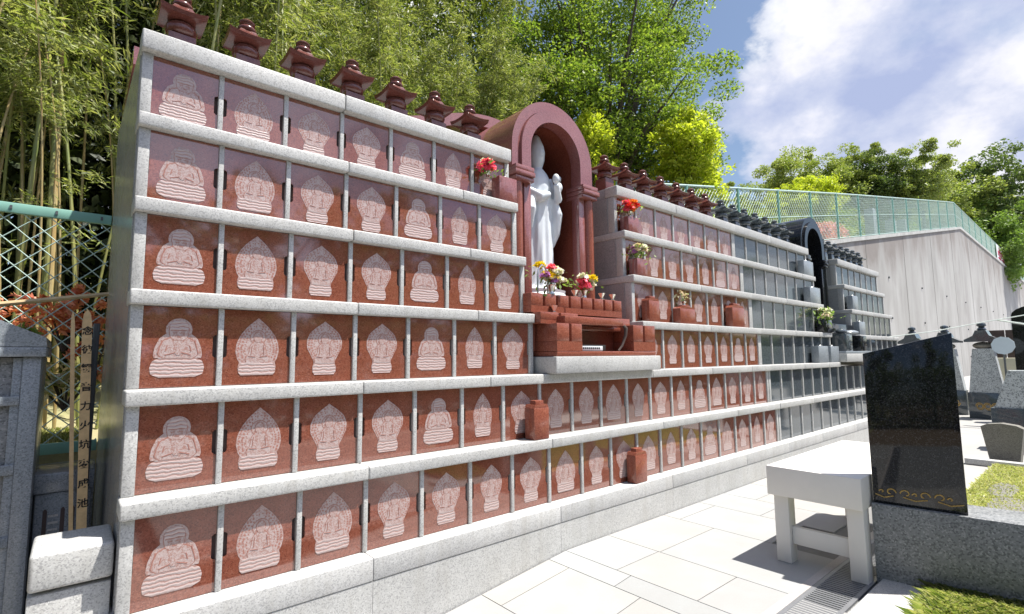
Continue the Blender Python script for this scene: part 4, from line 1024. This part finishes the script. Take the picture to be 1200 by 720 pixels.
for (x_, y_, v, rz, lab) in ((-.95, 3.5, 1, 2.4, 'thick tan bamboo culm at the far left edge behind the fence'), (-.42, 4.3, 3, 1.1, 'leaning tan bamboo culm left of the polished end wall'), (-.75, 4.6, 0, .3, 'straight green bamboo culm rising left of the leaning tan one')):
    bamboo(v, x_, y_, rz, 1.0, lab, 'bamboo plants with their own place')
BVL = len(BV)
BV += [bamboo_variant(s, tan, lean, 8.5, 4.6, .25) for s, tan, lean in ((11, True, .05), (12, False, .09), (13, True, .02))]
for i in range(34):
    x_ = rb.uniform(-2.4, .3); y_ = rb.uniform(3.7, 6.2)
    bamboo(6 + i % 3, x_, y_, rb.uniform(0, 6.28), rb.uniform(.55, .8), 'thin bare bamboo culm among many behind the green fence', 'thin bamboo culms behind the fence')
BV += [bamboo_variant(s, tan, lean, H, 5.4, .26) for s, tan, lean, H in ((21, False, .04, 11), (22, True, .07, 10), (23, False, .10, 11.5), (24, False, .02, 10))]
for i in range(44):   # left part, culms in view through the fence
    x_ = rb.uniform(-3.2, 1.2); y_ = rb.uniform(4.4, 9.5)
    bamboo(9 + i % 4, x_, y_, rb.uniform(0, 6.28), rb.uniform(.85, 1.15), 'slender bamboo plant in the dense grove behind the left fence', 'bamboo plants in the left grove')
for i in range(72):
    t = rb.random(); x_ = .8 + t * 9.2; y_ = 4.2 + rb.uniform(0, 4.2) + t * 2.4
    bamboo(rb.choice([0, 2, 4, 4, 5, 5]), x_, y_, rb.uniform(0, 6.28), rb.uniform(.75, 1.02) * (1 - .12 * t), 'leafy bamboo plant in the sunlit grove above the red columbarium', 'bamboo plants above the red columbarium')
nb = 230000
pts = np.stack([rng.uniform(-14, 15, nb), rng.uniform(9.5, 15, nb), rng.uniform(1, 17, nb)], 1)
keep = (pts[:, 0] < .90 * (pts[:, 1] + 2.94) + rng.normal(size=nb) * .5) & (np.sin(pts[:, 0] * 2.1 + pts[:, 2] * .4) + np.sin(pts[:, 2] * 1.7 + pts[:, 1]) + rng.normal(size=nb) * .8 > -1.3)
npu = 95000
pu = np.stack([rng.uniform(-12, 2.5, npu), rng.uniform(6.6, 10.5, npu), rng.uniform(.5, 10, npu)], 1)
tag(link('grove_shade', leaf_mesh('grove_shade', pu, .22, .45, 'leaf_shade', up=.2)), None, None, None, 'stuff')  # dark leaf mass added behind the left culms as the shade of the grove
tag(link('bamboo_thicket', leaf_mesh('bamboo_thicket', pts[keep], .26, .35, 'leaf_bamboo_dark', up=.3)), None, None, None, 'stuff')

# ------------------------------------------------------------------ trees
tree('broadleaf_tree', 'large broadleaf tree with dark branches above the right wing of the red columbarium', (11.6, 6.6, 3.4),
     [((.5, 0, 6.4), (3.7, 2.8, 3.2), 1.0), ((2.2, -.4, 4.4), (2.1, 1.8, 1.5), .45), ((-1.6, .2, 4.6), (2.0, 1.8, 2.2), .4), ((1.0, .3, 9.4), (3.4, 2.6, 2.2), .8)], 210, 210, (.33, .33, .17), .10, 'leaf_green', .19, limbs=48)
tree('evergreen_tree', 'dark evergreen tree filling in low behind the red arch', (9.9, 7.6, 2.6), [((0, 0, 3.2), (2.3, 1.6, 2.6), 1.0), ((2.2, .4, 2.2), (1.8, 1.4, 2.0), .7)], 90, 110, (.3, .3, .25), .17, 'leaf_dark', .14)
tree('evergreen_tree', 'dark evergreen tree low behind the red finials of the right wing', (13.2, 7.0, 3.6), [((0, 0, 1.8), (2.3, 1.4, 1.8), 1.0)], 70, 110, (.3, .3, .25), .17, 'leaf_dark', .12)
tree('young_maple', 'bright yellow green young tree at the right end of the grove', (12.35, 4.35, 3.8), [((0, 0, 3.35), (.95, .9, 1.0), 1.0), ((.3, 0, 2.4), (1.05, .9, .9), .8)], 80, 85, (.16, .16, .10), .12, 'leaf_yellow', .06)
tree('young_maple', 'bright yellow green young tree just right of the red arch', (9.75, 5.5, 3.3), [((0, 0, 3.9), (.62, .6, .55), 1.0), ((.15, 0, 2.9), (.8, .6, .6), .8)], 40, 70, (.15, .15, .09), .11, 'leaf_yellow', .05)
for (x_, y_, zc, rr, mt, lab, nm) in (
    (32.5, 12.6, 12.2, (2.2, 2.0, 2.4), 'leaf_mixed', 'pale green tree beyond the fence, left of the yellow ones', 'hill_tree'),
    (46.4, 13.9, 18.2, (3.0, 2.6, 2.9), 'leaf_mixed', 'olive green tree standing behind the yellow hillside tree', 'hill_tree'),
    (42.0, 11.2, 14.9, (2.5, 2.2, 1.7), 'leaf_yellow', 'wide yellow tree beyond the fence on the hillside', 'hill_tree'),
    (40.3, 12.6, 14.6, (1.5, 1.4, 1.3), 'leaf_yellow', 'smaller yellow tree beyond the fence nearest the columbarium', 'hill_tree'),
    (48.0, 10.0, 17.4, (2.9, 2.6, 3.0), 'leaf_mixed', 'green hillside tree right of the wide yellow tree', 'hill_tree'),
    (48.5, 7.8, 16.9, (2.6, 2.4, 2.8), 'leaf_dark', 'dark green hillside tree in the middle of the row', 'hill_tree'),
    (49.5, 5.9, 17.0, (2.6, 2.4, 2.7), 'leaf_mixed', 'slim green hillside tree before the big dark tree', 'hill_tree'),
    (72.0, 7.2, 22.0, (5.0, 4.2, 5.2), 'leaf_mixed', 'big round hillside tree at the right, left of the darkest one', 'hill_tree'),
    (76.0, 4.0, 23.0, (5.6, 4.6, 6.4), 'leaf_dark', 'big dark hillside tree at the right edge of the sky', 'hill_tree'),
    (58.0, 13.5, 19.6, (3.6, 3.0, 3.0), 'leaf_dark', 'dark round tree farther back between the green hillside trees', 'hill_tree'),
    (62.0, 11.0, 20.2, (3.8, 3.0, 3.2), 'leaf_mixed', 'green tree filling the gap left of the big round hillside tree', 'hill_tree'),
    (66.0, 17.5, 21.0, (4.4, 3.6, 3.0), 'leaf_mixed', 'far olive tree behind the pale green tree at the left of the row', 'hill_tree'),
    (80.0, 10.5, 22.0, (6.5, 5.0, 4.5), 'leaf_dark', 'broad dark tree in the dip behind the fence corner', 'hill_tree'),
    (72.0, 4.9, 18.6, (4.6, 4.0, 3.6), 'leaf_light', 'light green rounded tree below the dark trees at the right edge', 'hill_tree'),
    (70.0, 1.6 + 2.6, 16.4, (3.8, 3.0, 3.4), 'leaf_light', 'light green bush touching the right edge above the far fence', 'hill_tree')):
    zc -= 1.7 if x_ < 60 else 4.6
    hz = zc - max(rr[2] * 2.0, 3.2)
    sc_ = rr[0] / 2.6
    tree(nm, lab, (x_, y_, hz), [((0, 0, zc - hz), rr, 1.0), ((rr[0] * .45, 0, zc - hz - rr[2] * .45), tuple(q * .65 for q in rr), .4), ((-rr[0] * .45, 0, zc - hz - rr[2] * .5), tuple(q * .6 for q in rr), .4)],
         95, 150, tuple(q * sc_ for q in (.30, .30, .2)), .17 * sc_, mt, .14 * sc_, group='trees on the hillside', limbs=8)
for (x_, y_, lab) in ((24.2, 5.0, 'pink blossom shrub behind the fence left of the black arch'), (27.0, 5.4, 'pink blossom shrub behind the fence above the black arch')):
    shrub('blossom_shrub', (x_, y_, hill_z(x_, y_)), (1.0, .6, .45), 26, 60, (.16, .16, .14), .12, 'leaf_pink', lab, asp=.7, group='pink shrubs behind the fence')
gx = 12.5
for i in range(16):
    r0_ = random.uniform(1.0, 1.5); y_ = random.uniform(8, 9.5)
    shrub('garden_shrub', (gx, y_, hill_z(gx, y_)), (r0_ * 1.5, r0_, r0_ * .9), 40, 90, (.22, .22, .18), .13, ['leaf_light', 'leaf_mixed', 'leaf_green', 'leaf_mixed'][i % 4],
          'the %s leafy shrub behind the wall fence, counting from the left' % (ORD + ['ninth', 'tenth', 'eleventh', 'twelfth', 'thirteenth', 'fourteenth', 'fifteenth', 'sixteenth'])[i], asp=.6, group='green shrubs behind the fence')
    gx += 2.6 + i * .06
for i, (x_, h_) in enumerate(((30.3, 1.5), (34.0, .9), (36.6, .9))):
    o = MB().box((-.32, -.2, -.1), (.32, .2, h_), 'bluegrey', .02).box((-.45, -.32, -.1), (.45, .32, .14), 'bluegrey', .02).build('family_grave'); o.location = (x_, 4.6, hill_z(x_, 4.6))
    tag(o, ORD[i] + ' blue grey grave pillar behind the wire fence on the wall, from the left', 'gravestone', 'graves behind the fence')

# trees on the other side of the terrace (they are what the polished stone mirrors)
TR = tree('terrace_tree', 'green tree across the terrace, mirrored in the polished stone', (-2.5, -16, -.4), [((0, 0, 4.2), (2.8, 2.6, 2.6), 1.0)], 60, 70, (.35, .35, .3), .3, 'leaf_dark', .2, group='trees across the terrace')
for (x_, y_, s_, rz) in ((.8, -15, 1.1, 3.3), (4.0, -16, 1.15, 1), (7.4, -15, 1.1, 4.1), (10.5, -17, 1.25, 2), (14, -16, 1.15, 5.2), (17.5, -17, 1.2, 3), (21, -18, 1.3, .4), (24, -20, 1.4, 4), (32, -18, 1.4, 5), (41, -19, 1.6, 1.5), (-10, -6, 1.0, 2.2), (-11, 1.5, 1.1, .6)):
    c = copy_tree(TR); c.location = (x_, y_, -.4); c.scale = (s_,) * 3; c.rotation_euler = (0, 0, rz)

hp_ = np.stack([rng.uniform(-6.2, -5.2, 26000), rng.uniform(-9, 6, 26000), rng.uniform(-.4, 3.4, 26000)], 1)  # dark leaf mass added out of view for the black slab to mirror
tag(link('backdrop', leaf_mesh('backdrop', hp_, .16, .55, 'leaf_dark', up=.3)), 'unseen dark hedge along the near end of the terrace', 'backdrop')
hp_ = np.stack([rng.uniform(-6, 40, 70000), rng.uniform(-8.2, -7.2, 70000), rng.uniform(-.4, 2.3, 70000)], 1)  # unseen leaf mass added so the polished doors mirror something dark
tag(link('backdrop', leaf_mesh('backdrop', hp_, .16, .55, 'leaf_dark', up=.3)), 'long unseen hedge facing the columbarium across the terrace', 'backdrop')
# ------------------------------------------------------------------ sky, sun, camera
wd_ = bpy.data.worlds.new('World'); scn.world = wd_; wd_.use_nodes = True
nt = wd_.node_tree; bg = nt.nodes['Background']
SUN = Vector((.285, -.30, 1)).normalized()
elev = math.asin(SUN.z); azim = math.atan2(SUN.x, SUN.y)
sky = N(nt, 'ShaderNodeTexSky', sky_type='NISHITA'); sky.sun_disc = False; sky.sun_elevation = elev; sky.sun_rotation = azim
sky.air_density = 1.0; sky.dust_density = 1.4; sky.ozone_density = 1.0
tc = N(nt, 'ShaderNodeTexCoord').outputs['Generated']
mp = N(nt, 'ShaderNodeMapping'); mp.inputs['Scale'].default_value = (1, 1, 1.5); nt.links.new(tc, mp.inputs[0])
n1 = noise(nt, mp.outputs[0], 3.6, 10, .56, .1); n2 = noise(nt, mp.outputs[0], 3.1, 10, .56)
dt = N(nt, 'ShaderNodeVectorMath', operation='DOT_PRODUCT'); nt.links.new(tc, dt.inputs[0]); dt.inputs[1].default_value = Vector((.91, .135, .384)).normalized()
bias = ramp(nt, dt.outputs['Value'], [(.935, (0, 0, 0)), (.955, (.06,) * 3), (.978, (.20,) * 3)])
dt2 = N(nt, 'ShaderNodeVectorMath', operation='DOT_PRODUCT'); nt.links.new(tc, dt2.inputs[0]); dt2.inputs[1].default_value = Vector((.25, -.85, .42)).normalized()
bias2 = ramp(nt, dt2.outputs['Value'], [(.45, (0, 0, 0)), (.85, (.16,) * 3)])
bias2b = ramp(nt, dt2.outputs['Value'], [(.6, (0, 0, 0)), (.9, (1, 1, 1))])
ad0 = N(nt, 'ShaderNodeMath', operation='ADD'); nt.links.new(bias, ad0.inputs[0]); nt.links.new(bias2, ad0.inputs[1])
ad = N(nt, 'ShaderNodeMath', operation='ADD'); nt.links.new(n1, ad.inputs[0]); nt.links.new(ad0.outputs[0], ad.inputs[1])
mask = ramp(nt, ad.outputs[0], [(.565, (0, 0, 0)), (.615, (.65,) * 3), (.69, (1, 1, 1))])
ccol = ramp(nt, n2, [(.36, (3.1, 3.6, 5.3)), (.44, (4.4, 4.75, 6.0)), (.50, (6.2, 6.25, 6.9)), (.58, (7.6, 7.6, 7.7))])
ccol = mixc(nt, bias2b, ccol, (1.15, 1.25, 1.6), 'MULTIPLY')
nt.links.new(mixc(nt, mask, sky.outputs[0], ccol), bg.inputs[0]); bg.inputs[1].default_value = .078
sl_ = bpy.data.lights.new('sun', 'SUN'); sl_.energy = 5.0; sl_.angle = R(.5); sl_.color = (1, .955, .88)
so = bpy.data.objects.new('sun', sl_); COL.objects.link(so); so.rotation_euler = SUN.to_track_quat('Z', 'Y').to_euler(); so.location = (5, -10, 20)

YAW, PIT, ROL = .7062, .0975, -.0099
fw = Vector((math.sin(YAW) * math.cos(PIT), math.cos(YAW) * math.cos(PIT), math.sin(PIT))); rt = Vector((math.cos(YAW), -math.sin(YAW), 0)); up = rt.cross(fw)
c_, s_ = math.cos(ROL), math.sin(ROL); r2 = rt * c_ + up * s_; u2 = up * c_ - rt * s_
cam = bpy.data.cameras.new('camera'); co = bpy.data.objects.new('camera', cam); COL.objects.link(co)
co.matrix_world = Matrix(((r2.x, u2.x, -fw.x, -.5747 * w), (r2.y, u2.y, -fw.y, -7.7326 * w), (r2.z, u2.z, -fw.z, H0), (0, 0, 0, 1)))
cam.sensor_width = 36; cam.lens = 36 * 599.7 / 1200; cam.clip_start = .05; cam.clip_end = 2000
scn.camera = co
scn.view_settings.view_transform = 'Standard'; scn.view_settings.look = 'None'; scn.view_settings.gamma = 1; scn.view_settings.use_curve_mapping = False
scn.view_settings.exposure = .95
try: scn.cycles.use_denoising = True
except Exception: pass
scn.cycles.max_bounces = 8
